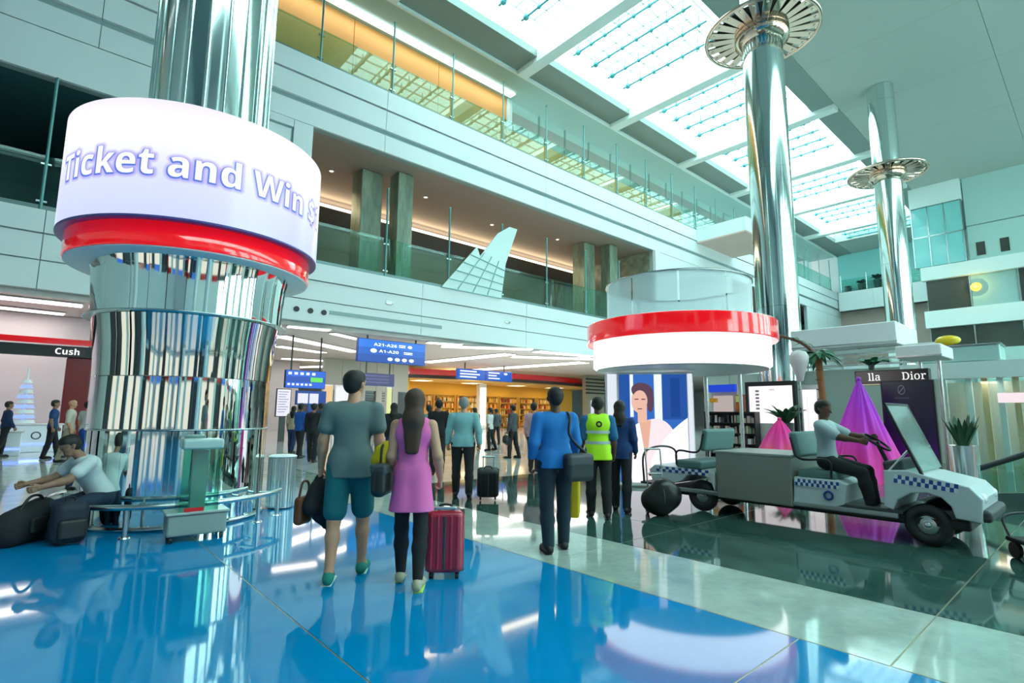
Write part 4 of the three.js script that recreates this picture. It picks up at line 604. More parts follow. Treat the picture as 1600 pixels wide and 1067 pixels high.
// ---------- people ----------
function net(caps, cell, k, cutY) { // smooth union of tapered capsules, meshed by surface nets
  const lo = [1e9, 1e9, 1e9], hi = [-1e9, -1e9, -1e9];
  for (const c of caps) for (let i = 0; i < 3; i++) { const m = Math.max(c.ra, c.rb) + k + cell * 2; lo[i] = Math.min(lo[i], c.a[i] - m, c.b[i] - m); hi[i] = Math.max(hi[i], c.a[i] + m, c.b[i] + m); }
  const nx = Math.ceil((hi[0] - lo[0]) / cell) + 1, ny = Math.ceil((hi[1] - lo[1]) / cell) + 1, nz = Math.ceil((hi[2] - lo[2]) / cell) + 1;
  const f = new Float32Array(nx * ny * nz).fill(1);
  for (const c of caps) {
    const { a, b, ra, rb, fz = 1 } = c, m = Math.max(ra, rb) + k + cell * 2, s = [], e = [];
    for (let i = 0; i < 3; i++) { s[i] = Math.max(0, Math.floor((Math.min(a[i], b[i]) - m - lo[i]) / cell)); e[i] = Math.min([nx, ny, nz][i] - 1, Math.ceil((Math.max(a[i], b[i]) + m - lo[i]) / cell)); }
    const bx = b[0] - a[0], by = b[1] - a[1], bz = (b[2] - a[2]) / fz, bb = bx * bx + by * by + bz * bz || 1e-9;
    for (let z = s[2]; z <= e[2]; z++) for (let y = s[1]; y <= e[1]; y++) for (let x = s[0]; x <= e[0]; x++) {
      const px = lo[0] + x * cell - a[0], py = lo[1] + y * cell - a[1], pz = (lo[2] + z * cell - a[2]) / fz;
      let t = (px * bx + py * by + pz * bz) / bb; t = t < 0 ? 0 : t > 1 ? 1 : t;
      const dx = px - t * bx, dy = py - t * by, dz = pz - t * bz, d = (Math.sqrt(dx * dx + dy * dy + dz * dz) - (ra + (rb - ra) * t)) * fz;
      const i = x + nx * (y + ny * z), q = f[i], h = Math.max(0, k - Math.abs(q - d)) / k; f[i] = Math.min(q, d) - h * h * k * 0.25;
    }
  }
  if (cutY !== undefined) for (let z = 0; z < nz; z++) for (let y = 0; y < ny; y++) { const q = cutY - (lo[1] + y * cell); for (let x = 0; x < nx; x++) { const i = x + nx * (y + ny * z); if (f[i] < q) f[i] = q; } }
  const vi = new Int32Array(nx * ny * nz).fill(-1), pos = [], idx = [], E = [[0, 1], [2, 3], [4, 5], [6, 7], [0, 2], [1, 3], [4, 6], [5, 7], [0, 4], [1, 5], [2, 6], [3, 7]], v = new Array(8);
  for (let z = 0; z < nz - 1; z++) for (let y = 0; y < ny - 1; y++) for (let x = 0; x < nx - 1; x++) {
    let mask = 0; const o = x + nx * (y + ny * z);
    for (let c = 0; c < 8; c++) { v[c] = f[o + (c & 1) + nx * (((c >> 1) & 1) + ny * (c >> 2))]; if (v[c] < 0) mask |= 1 << c; }
    if (mask === 0 || mask === 255) continue;
    let n = 0, sx = 0, sy = 0, sz = 0;
    for (const [p, q] of E) if ((v[p] < 0) !== (v[q] < 0)) { const t = v[p] / (v[p] - v[q]); sx += (p & 1) + ((q & 1) - (p & 1)) * t; sy += ((p >> 1) & 1) + (((q >> 1) & 1) - ((p >> 1) & 1)) * t; sz += (p >> 2) + ((q >> 2) - (p >> 2)) * t; n++; }
    vi[o] = pos.length / 3; pos.push(lo[0] + (x + sx / n) * cell, lo[1] + (y + sy / n) * cell, lo[2] + (z + sz / n) * cell);
  }
  const st = [1, nx, nx * ny];
  for (let z = 1; z < nz - 1; z++) for (let y = 1; y < ny - 1; y++) for (let x = 1; x < nx - 1; x++) {
    const o = x + nx * (y + ny * z), s0 = f[o] < 0;
    for (let d = 0; d < 3; d++) { if (s0 === (f[o + st[d]] < 0)) continue; const u = st[(d + 1) % 3], w = st[(d + 2) % 3], A = vi[o - u - w], B = vi[o - w], C = vi[o], D = vi[o - u]; if (s0) idx.push(A, B, C, A, C, D); else idx.push(A, C, B, A, D, C); }
  }
  const g = new THREE.BufferGeometry(); g.setAttribute('position', new THREE.Float32BufferAttribute(pos, 3)); g.setIndex(idx); g.computeVertexNormals(); return g;
}
const add = (a, b, s = 1) => [a[0] + b[0] * s, a[1] + b[1] * s, a[2] + b[2] * s];
const mix = (a, b, t) => [0, 1, 2].map((i) => a[i] + (b[i] - a[i]) * t);
const cap = (a, b, ra, rb, fz) => ({ a, b, ra, rb, fz });
// direction of a limb that hangs down, swung forward (+z) by p and outward by o (sign of x given by s)
const limb = (p, o, s) => [Math.sin(o) * s * Math.cos(p * 0.5), -Math.cos(p) * Math.cos(o), Math.sin(p) * Math.cos(o)];
const skinA = std(lin(0.62, 0.31, 0.19), 0.55), skinB = std(lin(0.30, 0.15, 0.09), 0.55), skinC = std(lin(0.13, 0.06, 0.035), 0.55), hairDark = std(lin(0.012, 0.009, 0.008), 0.6), hairBrown = std(lin(0.07, 0.032, 0.016), 0.55), hairGrey = std(lin(0.25, 0.25, 0.25), 0.6);
const cloth = (r, g, b, ro = 0.85) => std(lin(r, g, b), ro);
/* o: h height, turn, lean, thigh [L,R], knee [L,R], armP [L,R], armO [L,R], elbow [L,R], head [yaw, tilt], top/bottom materials, sleeve (share of upper arm, 1.. goes on to the forearm), leg (share of leg covered), fine */
function person(label, pos, o) {
  const S = o.h / 1.75, cell = o.fine ? 0.011 : 0.02, hc = o.fine ? 0.0042 : 0.0075; const w = o.wide || 1;
  const turn = o.turn || 0, [thL, thR] = o.thigh || [0.12, -0.12], [knL, knR] = o.knee || [0.05, 0.15], armP = o.armP || [0.1, -0.1], armO = o.armO || [0.14, 0.14], elb = o.elbow || [0.2, 0.2], lean = o.lean || 0;
  const hip = [0, 0, 0], LH = 0.46, LS = 0.42;
  const leg = (s, th, kn) => { const h = [0.092 * s * w, -0.02, 0], k = add(h, limb(th, 0.03 * s * s, s), LH), an = add(k, limb(th - kn, 0, s), LS), toe = add(an, [0.02 * s, -0.055 + 0.11 * Math.min(0, th - kn) * -0.6 * -1, 0.15]); toe[1] = an[1] - 0.05; return { h, k, an, toe, heel: add(an, [0, -0.05, -0.045]) }; };
  const lg = [leg(1, thL, knL), leg(-1, thR, knR)];
  const sp = (y, z = 0, x = 0) => [x, y * Math.cos(lean), z + y * Math.sin(lean)];
  const waist = sp(0.14), chest = sp(0.36, 0.01), neck = sp(0.56), headC = add(sp(0.70, 0.015), [0, 0, o.bow ? o.bow : 0]);
  const arm = (s, i) => { const sh = add(sp(0.485), [0.185 * s * w, 0, 0]), e = add(sh, limb(armP[i], armO[i], s), 0.285), d2 = limb(armP[i] + elb[i], armO[i] * 0.4 - (o.cross || 0), s), wr = add(e, d2, 0.25); return { sh, e, wr, d: d2, hand: add(wr, d2, 0.09) }; };
  const ar = [arm(1, 0), arm(-1, 1)];
  const body = [cap([0.05 * w, 0, 0], [-0.05 * w, 0, 0], 0.125 * w, 0.125 * w, 0.8), cap([0, 0, 0], waist, 0.135 * w, 0.125 * w, 0.72), cap(waist, chest, 0.125 * w, 0.15 * w, 0.68), cap(add(chest, [0.07 * w, 0.06, 0]), add(chest, [-0.07 * w, 0.06, 0]), 0.115, 0.115, 0.85), cap(add(neck, [0.1 * w, -0.06, 0]), add(neck, [-0.1 * w, -0.06, 0]), 0.055, 0.055), cap(neck, headC, 0.056, 0.05)];
  lg.forEach((l) => body.push(cap(l.h, l.k, 0.088 * w, 0.056), cap(l.k, mix(l.k, l.an, 0.35), 0.055, 0.056), cap(mix(l.k, l.an, 0.3), l.an, 0.057, 0.037), cap(l.an, l.toe, 0.036, 0.03)));
  ar.forEach((a) => body.push(cap(add(a.sh, [0, 0.005, 0]), a.e, 0.058, 0.045), cap(a.e, mix(a.e, a.wr, 0.3), 0.045, 0.044), cap(mix(a.e, a.wr, 0.3), a.wr, 0.044, 0.03)));
  // head: skull, jaw, nose, ears
  const hy = o.head ? o.head[0] : 0, ht = o.head ? o.head[1] : 0; const hr = (x, y, z) => { const c = Math.cos(hy), s = Math.sin(hy), yy = y * Math.cos(ht) - z * Math.sin(ht), zz = y * Math.sin(ht) + z * Math.cos(ht); return add(headC, [x * c + zz * s, yy, -x * s + zz * c]); };
  const hd = [cap(hr(0, 0.035, -0.015), hr(0, 0.05, 0.015), 0.088, 0.085), cap(hr(0, -0.02, 0.03), hr(0, -0.065, 0.045), 0.07, 0.045), cap(hr(0, 0.005, 0.095), hr(0, -0.022, 0.112), 0.009, 0.014), cap(hr(0.083, -0.005, 0), hr(0.087, 0.02, -0.012), 0.014, 0.016), cap(hr(-0.083, -0.005, 0), hr(-0.087, 0.02, -0.012), 0.014, 0.016), cap(hr(0.026, -0.052, 0.078), hr(-0.026, -0.052, 0.078), 0.008, 0.008), cap(hr(0, -0.05, 0.0), neck, 0.052, 0.056)];
  // hands: palm, four fingers, thumb
  const handCaps = (a, s) => {
    const d = V3(...a.d).normalize(), out = V3(s, 0, 0.15).addScaledVector(d, -d.x * s).normalize(), fw = new THREE.Vector3().crossVectors(d, out).multiplyScalar(s).normalize(); if (fw.z < -0.2) fw.negate();
    const pt = (l, f, i) => V3(...a.wr).addScaledVector(d, l).addScaledVector(fw, f).addScaledVector(out, -i).toArray();
    const c = [cap(pt(-0.03, 0, 0), pt(0.02, 0, 0), 0.026, 0.026), cap(pt(0.02, 0.018, 0), pt(0.075, 0.026, 0.004), 0.018, 0.015), cap(pt(0.02, -0.014, 0), pt(0.075, -0.026, 0.004), 0.018, 0.014), cap(pt(0.03, 0, 0), pt(0.08, 0, 0.004), 0.017, 0.015)];
    const cu = o.grip ? 1 : 0.45; const fl = [0.066, 0.074, 0.068, 0.054];
    for (let k = 0; k < 4; k++) { const f = 0.028 - k * 0.0187, L = fl[k], p0 = pt(0.08, f, 0.004), p1 = pt(0.08 + L * 0.45 * (1 - cu * 0.35), f * 1.05, 0.006 + L * 0.32 * cu), p2 = pt(0.08 + L * (0.8 - cu * 0.62), f, 0.01 + L * 0.62 * cu), p3 = pt(0.08 + L * (1.02 - cu * 1.05), f, 0.008 + L * 0.7 * cu); c.push(cap(p0, p1, 0.0095, 0.009), cap(p1, p2, 0.009, 0.0085), cap(p2, p3, 0.0085, 0.0075)); }
    c.push(cap(pt(0.025, 0.03, 0.004), pt(0.055, 0.048, 0.018), 0.014, 0.0115), cap(pt(0.055, 0.048, 0.018), pt(0.085, 0.05, 0.03), 0.011, 0.009)); return c;
  };
  const t = thing('person', label, 'person', pos, turn); t.scale.setScalar(S);
  const floorY = o.seat !== undefined ? -o.seat / S : Math.min(...lg.map((l) => Math.min(l.an[1] - 0.08, l.toe[1] - 0.03)));
  const lift = (g) => { g.translate(0, -floorY, 0); return g; };
  const bodyG = [net(body, cell, 0.03), net(hd, o.fine ? 0.006 : 0.011, 0.014), net(handCaps(ar[0], 1), hc, 0.006), net(handCaps(ar[1], -1), hc, 0.006)];
  part('body', bodyG.map(lift), o.skin || skinA, t);
  // clothes
  const c = 0.014, shirt = [cap([0.05 * w, 0.02, 0], [-0.05 * w, 0.02, 0], 0.128 * w + c, 0.128 * w + c, 0.82), cap([0, 0.02, 0], waist, 0.135 * w + c, 0.128 * w + c, 0.76), cap(waist, chest, 0.128 * w + c, 0.155 * w + c, 0.72), cap(add(chest, [0.075 * w, 0.06, 0]), add(chest, [-0.075 * w, 0.06, 0]), 0.117 + c, 0.117 + c, 0.86), cap(add(neck, [0.1 * w, -0.065, 0]), add(neck, [-0.1 * w, -0.065, 0]), 0.05 + c, 0.05 + c)];
  const hem = o.hem === undefined ? 0.07 : o.hem, cut = lean > 0.2 || o.seat !== undefined ? undefined : -hem; if (cut !== undefined) shirt.push(cap([0.06 * w, 0.05, 0], [0.078 * w, -hem - 0.18, -0.005], 0.108 * w + c, 0.12 * w + c + (o.flare || 0), 0.98), cap([-0.06 * w, 0.05, 0], [-0.078 * w, -hem - 0.18, -0.005], 0.108 * w + c, 0.12 * w + c + (o.flare || 0), 0.98));
  const sl = o.sleeve === undefined ? 0.55 : o.sleeve; if (sl > 0) ar.forEach((a) => { shirt.push(cap(a.sh, mix(a.sh, a.e, Math.min(1, sl)), 0.06 + c, 0.05 + c + (sl < 1 ? 0.014 : 0))); if (sl > 1) shirt.push(cap(a.e, mix(a.e, a.wr, sl - 1), 0.047 + c, 0.036 + c)); }); else ar.forEach((a) => shirt.push(cap(mix(neck, a.sh, 0.55), mix(neck, a.sh, 0.8), 0.04, 0.035)));
  part(o.topName || 'shirt', lift(net(shirt, cell, 0.035, cut)), o.top, t);
  const pants = [cap([0.05 * w, 0.01, 0], [-0.05 * w, 0.01, 0], 0.128 * w + c * 0.7, 0.128 * w + c * 0.7, 0.82)], lf = o.leg === undefined ? 2 : o.leg;
  lg.forEach((l) => { const e = o.tight ? 0.009 : 0.02; pants.push(cap(l.h, mix(l.h, l.k, Math.min(1, lf)), 0.088 * w + e, 0.056 + e + (lf < 1 ? 0.024 : 0))); if (lf > 1) pants.push(cap(l.k, mix(l.k, l.an, 0.35), 0.056 + e, 0.058 + e), cap(mix(l.k, l.an, 0.35), mix(l.k, l.an, Math.min(0.97, lf - 1)), 0.058 + e, (o.tight ? 0.04 : 0.05) + e * 0.8)); });
  part(lf < 1 ? 'shorts' : 'trousers', lift(net(pants, cell, 0.03)), o.bottom, t);
  lg.forEach((l) => { const sh = part('shoe', lift(net([cap(add(l.heel, [0, 0.01, 0]), add(l.toe, [0, 0.005, 0]), 0.043, 0.04, 0.9), cap(add(l.heel, [0, 0.03, 0.02]), add(l.an, [0, -0.015, 0.0]), 0.043, 0.045), cap(l.toe, add(l.toe, [0, -0.006, 0.05]), 0.04, 0.032)], o.fine ? 0.008 : 0.014, 0.02)), o.shoe || black, t); const m = mix(l.heel, l.toe, 0.55); part('sole', lift(rbox(0.085, 0.02, 0.28, 0.008, m[0], l.an[1] - 0.088, m[2] + 0.02)), o.sole || darkGrey, sh); });
  if (o.hair !== null) {
    const H = [cap(hr(0, 0.055, -0.028), hr(0, 0.065, 0.012), 0.093, 0.086), cap(hr(0, 0.0, -0.045), hr(0, 0.03, -0.03), 0.075, 0.085)];
    if (o.longHair) { const back = o.longHair; H.push(cap(hr(0, 0.02, -0.03), add(neck, [0, -0.02, -0.075]), 0.09, 0.09, 0.8), cap(add(neck, [0.03, 0, -0.075]), add(neck, [0.03, -back, -0.115]), 0.075, 0.035, 0.6), cap(add(neck, [-0.03, 0, -0.075]), add(neck, [-0.03, -back, -0.115]), 0.075, 0.035, 0.6)); }
    if (o.bun) H.push(cap(hr(0, 0.06, -0.1), hr(0, 0.07, -0.12), 0.05, 0.05));
    part('hair', lift(net(H, o.fine ? 0.008 : 0.014, 0.03)), o.hair || hairDark, t);
  }
  if (o.fine) for (const s of [-1, 1]) { const e = hr(0.032 * s, 0.015, 0.088); part('eye', lift(sph(0.009, ...e, 1, 1, 1, 8)), black, t); }
  t.updateMatrixWorld(true);
  t.at = (p) => t.localToWorld(V3(p[0], p[1] - floorY, p[2]));
  t.j = { lg, ar, neck, chest, waist, headC, floorY };
  t.handL = t.at(ar[0].hand); t.handR = t.at(ar[1].hand);
  return t;
}
const facing = (du, dv) => Math.atan2(du, -dv);
const teal = cloth(0.05, 0.19, 0.19), black2 = cloth(0.012, 0.013, 0.016), navy = cloth(0.012, 0.03, 0.09);
const man = person('tall man in grey green T shirt and teal shorts seen from behind', onH(540, 902), { h: 1.86, fine: true, turn: facing(0.55, 0.84), thigh: [-0.16, 0.22], knee: [0.1, 0.12], armP: [0.05, 0.0], armO: [0.2, 0.16], elbow: [0.22, 0.3], top: cloth(0.14, 0.20, 0.19), bottom: cloth(0.008, 0.15, 0.17), leg: 0.82, hem: 0.11, shoe: std(lin(0.01, 0.24, 0.18), 0.7), sole: std(lin(0.6, 0.75, 0.7), 0.6), head: [-0.5, 0.02], grip: true, wide: 1.06 });
const woman = person('woman in long pink sleeveless top and black leggings with long brown hair', onH(639, 914), { h: 1.68, fine: true, turn: facing(0.62, 0.78), thigh: [0.16, -0.14], knee: [0.06, 0.12], armP: [-0.05, -0.1], armO: [0.14, 0.24], elbow: [0.75, 0.55], top: cloth(0.85, 0.16, 0.44), topName: 'top', bottom: black2, tight: true, leg: 1.95, sleeve: 0, hem: 0.30, flare: 0.045, longHair: 0.3, hair: hairBrown, shoe: std(lin(0.45, 0.42, 0.3), 0.7), sole: std(lin(0.5, 0.75, 0.1), 0.6), wide: 0.9, skin: skinA, grip: true });
const blueMan = person('man in bright blue shirt and dark trousers with a shoulder bag', onH(868, 860), { h: 1.76, fine: true, turn: facing(0.5, 0.86), thigh: [-0.1, 0.12], knee: [0.08, 0.1], armP: [-0.05, 0.1], armO: [0.2, 0.2], elbow: [0.35, 0.5], top: cloth(0.02, 0.20, 0.56), bottom: cloth(0.012, 0.028, 0.045), sleeve: 1.6, skin: skinC, wide: 1.08, grip: true });
const vestMan = person('person in yellow green reflective safety vest and black trousers', onH(936, 808), { h: 1.72, fine: true, turn: facing(0.7, 0.72), thigh: [0.1, -0.08], top: cloth(0.02, 0.14, 0.3), bottom: black2, sleeve: 0.9, skin: skinC, armO: [0.16, 0.14], elbow: [0.3, 0.4], wide: 1.05 });
{ // vest worn over the shirt
  const v = part('safety_vest', (() => { const j = vestMan.j, w = 1.05, c = 0.03, g = net([cap([0.05, 0.05, 0], [0.06, -0.3, 0], 0.115 * w + c, 0.13 * w + c, 0.95), cap([-0.05, 0.05, 0], [-0.06, -0.3, 0], 0.115 * w + c, 0.13 * w + c, 0.95), cap([0, 0.0, 0], j.waist, 0.14 * w + c, 0.13 * w + c, 0.78), cap(j.waist, j.chest, 0.13 * w + c, 0.155 * w + c, 0.74), cap(add(j.chest, [0.075, 0.06, 0]), add(j.chest, [-0.075, 0.06, 0]), 0.12 + c, 0.12 + c, 0.86), cap(add(j.neck, [0.1, -0.06, 0]), add(j.neck, [-0.1, -0.06, 0]), 0.05 + c, 0.05 + c)], 0.013, 0.03, -0.12); g.translate(0, -j.floorY, 0); return g; })(), std(lin(0.55, 0.95, 0.01), 0.6), vestMan);
  for (const y of [0.14, 0.3]) { const j = vestMan.j; part('reflective_stripe', lathe([[1, -0.022], [1.01, -0.022], [1.01, 0.022], [1, 0.022]], 40).scale(0.193 + y * 0.03, 1, 0.155).translate(0, y - j.floorY, 0.004), std(lin(0.55, 0.62, 0.62), 0.3, 0.3), v); }
  part('back_print', new THREE.TorusGeometry(0.035, 0.012, 8, 16).translate(0, 0.42 - vestMan.j.floorY, -0.162), black, v);
}
const jacketWoman = person('woman in dark blue jacket and black trousers beside the safety vest', onH(971, 799), { h: 1.68, fine: true, turn: facing(0.86, 0.5), thigh: [0.14, -0.12], top: cloth(0.012, 0.04, 0.16), topName: 'jacket', bottom: black2, sleeve: 1.9, skin: skinC, longHair: 0.12, hem: 0.12, elbow: [0.9, 0.5], armP: [0.2, 0], wide: 0.98 });
const farMan = person('man in pale teal shirt and black trousers pulling a black suitcase', onH(722, 776), { h: 1.75, fine: true, turn: facing(0.6, 0.8), thigh: [0.16, -0.16], knee: [0.1, 0.14], top: cloth(0.22, 0.44, 0.46), bottom: black2, sleeve: 1.85, hair: hairGrey, armO: [0.2, 0.25], elbow: [0.1, 0.15], armP: [0.1, -0.3], wide: 1.15, grip: true });
seed = 77;
const crowd = [
  ['man in black suit walking behind the pink woman', 683, 742, 1.78, black2, black2, 1.9, skinB, .6, .8], ['man in grey jacket with a bag in front of the yellow shop', 801, 716, 1.75, cloth(0.06, 0.07, 0.08), black2, 1.9, skinB, -.3, .9],
  ['man in pale pink shirt behind the blue shirted man', 834, 736, 1.76, cloth(0.62, 0.4, 0.48), black2, 1.9, skinA, .8, .6], ['person in black behind the pink woman at the shop fronts', 612, 738, 1.70, black2, navy, 1.9, skinB, .4, .9],
  ['person in grey blue top beside the black suited man', 668, 730, 1.68, cloth(0.15, 0.3, 0.33), navy, 0.6, skinA, .5, .8], ['man in royal blue shirt near the flight screens', 466, 716, 1.74, cloth(0.01, 0.1, 0.42), black2, 1.9, skinC, .9, .4],
  ['man in blue shirt pushing a trolley past the flight screens', 498, 712, 1.76, cloth(0.012, 0.07, 0.3), black2, 1.9, skinC, .9, .3], ['person in beige top among the crowd at the flight screens', 455, 708, 1.66, cloth(0.42, 0.33, 0.22), navy, 1.0, skinB, .7, .7],
  ['man in black beside the royal blue shirted man', 486, 722, 1.72, black2, black2, 1.9, skinB, .6, .8], ['person in red top inside the yellow shop', 741, 700, 1.7, cloth(0.35, 0.04, 0.03), black2, 1.0, skinB, .2, .9],
  ['bald man in cream shirt walking before the pink walled shop', 102, 722, 1.74, cloth(0.6, 0.55, 0.45), cloth(0.3, 0.27, 0.2), 1.0, skinA, .9, -.2], ['man in dark blue shirt and black trousers by the white shop counter', 76, 716, 1.76, cloth(0.01, 0.05, 0.16), black2, 0.6, skinB, .9, -.1],
  ['person in navy jacket at the end of the white shop counter', 3, 714, 1.7, navy, black2, 1.9, skinB, .8, .2], ['person in pale shirt beside the bald man', 128, 722, 1.7, cloth(0.5, 0.5, 0.48), navy, 0.6, skinA, .6, .5],
  ['person in dark coat far inside the bright yellow shop', 775, 694, 1.7, darkGrey, black2, 1.9, skinB, .2, .9], ['person in white shirt waiting beside the yellow shop pillar', 765, 704, 1.68, cloth(0.6, 0.6, 0.58), black2, 1.0, skinB, -.4, .9]];
const walkers = crowd.map(([l, x, y, h, top, bottom, sleeve, skin, du, dv], i) => { const r = (i % 3 - 1) * 0.12; return person(l, onH(x, y), { h, turn: facing(du, dv), thigh: [0.12 + r, -0.14 + r * 0.5], knee: [0.08, 0.16], top, bottom, sleeve, skin, hair: i === 10 ? null : hairDark, armP: [r, -r], elbow: [0.25, 0.35], longHair: [3, 7, 9].includes(i) ? 0.16 : 0 }); });
const sitter = person('man in white T shirt and navy trousers sitting on the ring bench', onH(152, 832).setY(0), { h: 1.74, fine: true, seat: 0.46, turn: facing(-0.82, -0.25), thigh: [1.35, 1.4], knee: [1.25, 1.3], armP: [0.85, 0.8], armO: [0.1, 0.1], elbow: [0.5, 0.6], lean: 0.5, head: [0, 0.45], top: cloth(0.62, 0.66, 0.66), bottom: cloth(0.015, 0.03, 0.06), skin: skinB, bow: 0.03, wide: 1.05 });
person('boy in blue top bending behind the man on the ring bench', onH(122, 765), { h: 1.35, turn: facing(0.5, -0.6), lean: 0.3, top: cloth(0.01, 0.06, 0.3), bottom: navy, skin: skinB, sleeve: 1.5, armP: [0.5, 0.5] });

// ---------- luggage and carried things ----------
function suitcase(name, label, pos, turn, w, h, d, m, stripe, handleUp) {
  const t = thing(name, label, 'suitcase', pos, turn);
  part('shell', rbox(w, h, d, 0.06, 0, h / 2 + 0.05, 0, 0, 0, 0, 5), m, t);
  for (let k = -2; k <= 2; k++) part('ridge', rbox(0.025, h * 0.86, d + 0.016, 0.008, k * w * 0.17 + (stripe && k === 0 ? 0 : 0), h / 2 + 0.05, 0), k === 0 && stripe ? stripe : m, t);
  part('zip_band', rbox(w + 0.006, h + 0.006, 0.03, 0.012, 0, h / 2 + 0.05, 0), darkGrey, t);
  for (const x of [-1, 1]) for (const z of [-1, 1]) part('wheel', cyl(0.028, 0.028, 0.03, x * (w / 2 - 0.06), 0.028, z * (d / 2 - 0.05), 0, 0, Math.PI / 2, 14), black, t);
  part('grip', tube([V3(-0.07, h + 0.05, 0), V3(-0.05, h + 0.085, 0), V3(0.05, h + 0.085, 0), V3(0.07, h + 0.05, 0)], 0.012, 8, 16), black, t);
  if (handleUp) { const y1 = h + 0.05 + handleUp; part('pull_handle', [tube([V3(-0.09, h, -d * 0.3), V3(-0.09, y1, -d * 0.3)], 0.009, 8), tube([V3(0.09, h, -d * 0.3), V3(0.09, y1, -d * 0.3)], 0.009, 8), rbox(0.22, 0.03, 0.03, 0.012, 0, y1, -d * 0.3)], steel, t); }
  return t;
}
suitcase('suitcase', 'red hard shell suitcase with dark centre stripe beside the pink woman', onH(694, 900), facing(0.62, 0.78), 0.36, 0.56, 0.25, phys(lin(0.40, 0.012, 0.04), 0.25, { clearcoat: 0.6 }), std(lin(0.03, 0.05, 0.06), 0.3), 0.02);
{ const t = suitcase('suitcase', 'black cabin suitcase tilted behind the man in the pale teal shirt', onH(762, 781), facing(0.62, 0.78), 0.38, 0.5, 0.24, black, darkGrey, 0.25); t.rotation.set(-0.3, facing(0.62, 0.78), 0, 'YXZ'); t.position.y = 0.03; }
function bagGeo(w, h, d, flare = 0.15) { return rbox(w, h, d, d * 0.42, 0, 0, 0, 0, 0, 0, 5); }
{ // jacket bundle and brown bag in the man's left hand
  const hL = man.handL; const t = thing('jacket', 'black jacket bundle hanging from the hand of the tall man', 'jacket', hL.clone().add(V3(0, -0.02, 0)));
  part('bundle', net([cap([0, 0, 0], [0.02, -0.12, 0.02], 0.05, 0.1), cap([0.02, -0.12, 0.02], [0.05, -0.3, 0.0], 0.11, 0.12, 0.8), cap([-0.04, -0.1, 0.02], [-0.08, -0.24, 0.04], 0.07, 0.09), cap([0.06, -0.3, 0], [0.09, -0.44, -0.01], 0.08, 0.04)], 0.011, 0.05), black2, t); part('sleeve', net([cap([0.05, -0.2, 0.06], [0.09, -0.48, 0.05], 0.045, 0.03)], 0.01, 0.02), black2, t);
  const b = thing('brown_bag', 'small brown leather bag held behind the black jacket bundle', 'bag', hL.clone().add(V3(-0.13, -0.3, -0.05)), 0.6); part('pouch', rbox(0.2, 0.26, 0.09, 0.04, 0, 0, 0), std(lin(0.16, 0.05, 0.015), 0.5), b); part('strap', tube([V3(-0.07, 0.12, 0), V3(-0.02, 0.26, 0), V3(0.06, 0.25, 0), V3(0.08, 0.12, 0)], 0.012, 6, 16), std(lin(0.1, 0.035, 0.012), 0.5), b);
}
{ // woman's handbag and yellow scarf
  const p = woman.at(add(woman.j.ar[0].e, [0.07, -0.16, 0.02])); const t = thing('handbag', 'black handbag on the arm of the pink woman', 'handbag', p, woman.rotation.y + 1.45);
  part('body', rbox(0.36, 0.28, 0.14, 0.06, 0, -0.06, 0, 0, 0, 0, 5), std(lin(0.012, 0.018, 0.018), 0.4), t); part('handle', tube([V3(-0.1, 0.06, 0), V3(-0.06, 0.24, 0), V3(0.06, 0.24, 0), V3(0.1, 0.06, 0)], 0.012, 8, 20), black, t); part('flap', rbox(0.34, 0.1, 0.148, 0.03, 0, 0.04, 0), darkGrey, t);
  const s = thing('yellow_scarf', 'bright yellow cloth bundle tucked over the black handbag', 'scarf', p.clone().add(V3(0, 0.14, 0)), woman.rotation.y); part('fold', net([cap([-0.02, 0.1, 0], [0.03, -0.02, 0.02], 0.05, 0.07), cap([0.04, 0.06, 0.0], [0.07, -0.04, 0.02], 0.045, 0.05)], 0.01, 0.04), cloth(0.75, 0.52, 0.01), s); part('hanging_end', net([cap([0.05, -0.03, 0.03], [0.06, -0.1, 0.04], 0.04, 0.03)], 0.01, 0.02), cloth(0.75, 0.52, 0.01), s);
}
{ // blue shirted man's shoulder bag and yellow carrier bag
  const j = blueMan.j; const p = blueMan.at([-0.2, 0.06, -0.07]); const t = thing('shoulder_bag', 'dark grey shoulder bag slung across the blue shirted man', 'bag', p, blueMan.rotation.y + 0.25);
  part('body', rbox(0.36, 0.3, 0.15, 0.06, 0, -0.12, -0.09, 0, 0, 0, 5), std(lin(0.02, 0.03, 0.035), 0.6), t); part('flap', rbox(0.35, 0.16, 0.158, 0.05, 0, -0.04, -0.09), darkGrey, t);
  const l = (q) => t.worldToLocal(blueMan.at(q)); t.updateMatrixWorld(true); part('strap', tube([V3(-0.14, 0.0, -0.1), l([-0.12, 0.3, -0.165]), l([-0.14, 0.50, -0.11]), l([-0.13, 0.55, 0.0]), l([-0.06, 0.4, 0.14])], 0.017, 8, 40), black, t);
  const c = thing('carrier_bag', 'yellow carrier bag hanging beside the blue shirted man', 'bag', blueMan.handR.clone().add(V3(0.05, -0.5, 0.03)), blueMan.rotation.y + 1.2); part('sack', extr([[-0.13, -0.03], [0.13, -0.06], [0.12, 0.36], [0.05, 0.4], [-0.04, 0.37], [-0.12, 0.38]], 0.07, 0.02), std(lin(0.72, 0.5, 0.005), 0.45), c); part('handle', tube([V3(-0.07, 0.37, 0.035), V3(-0.03, 0.5, 0.035), V3(0.03, 0.5, 0.035), V3(0.07, 0.37, 0.035)], 0.01, 6, 16), std(lin(0.7, 0.48, 0.005), 0.45), c);
}
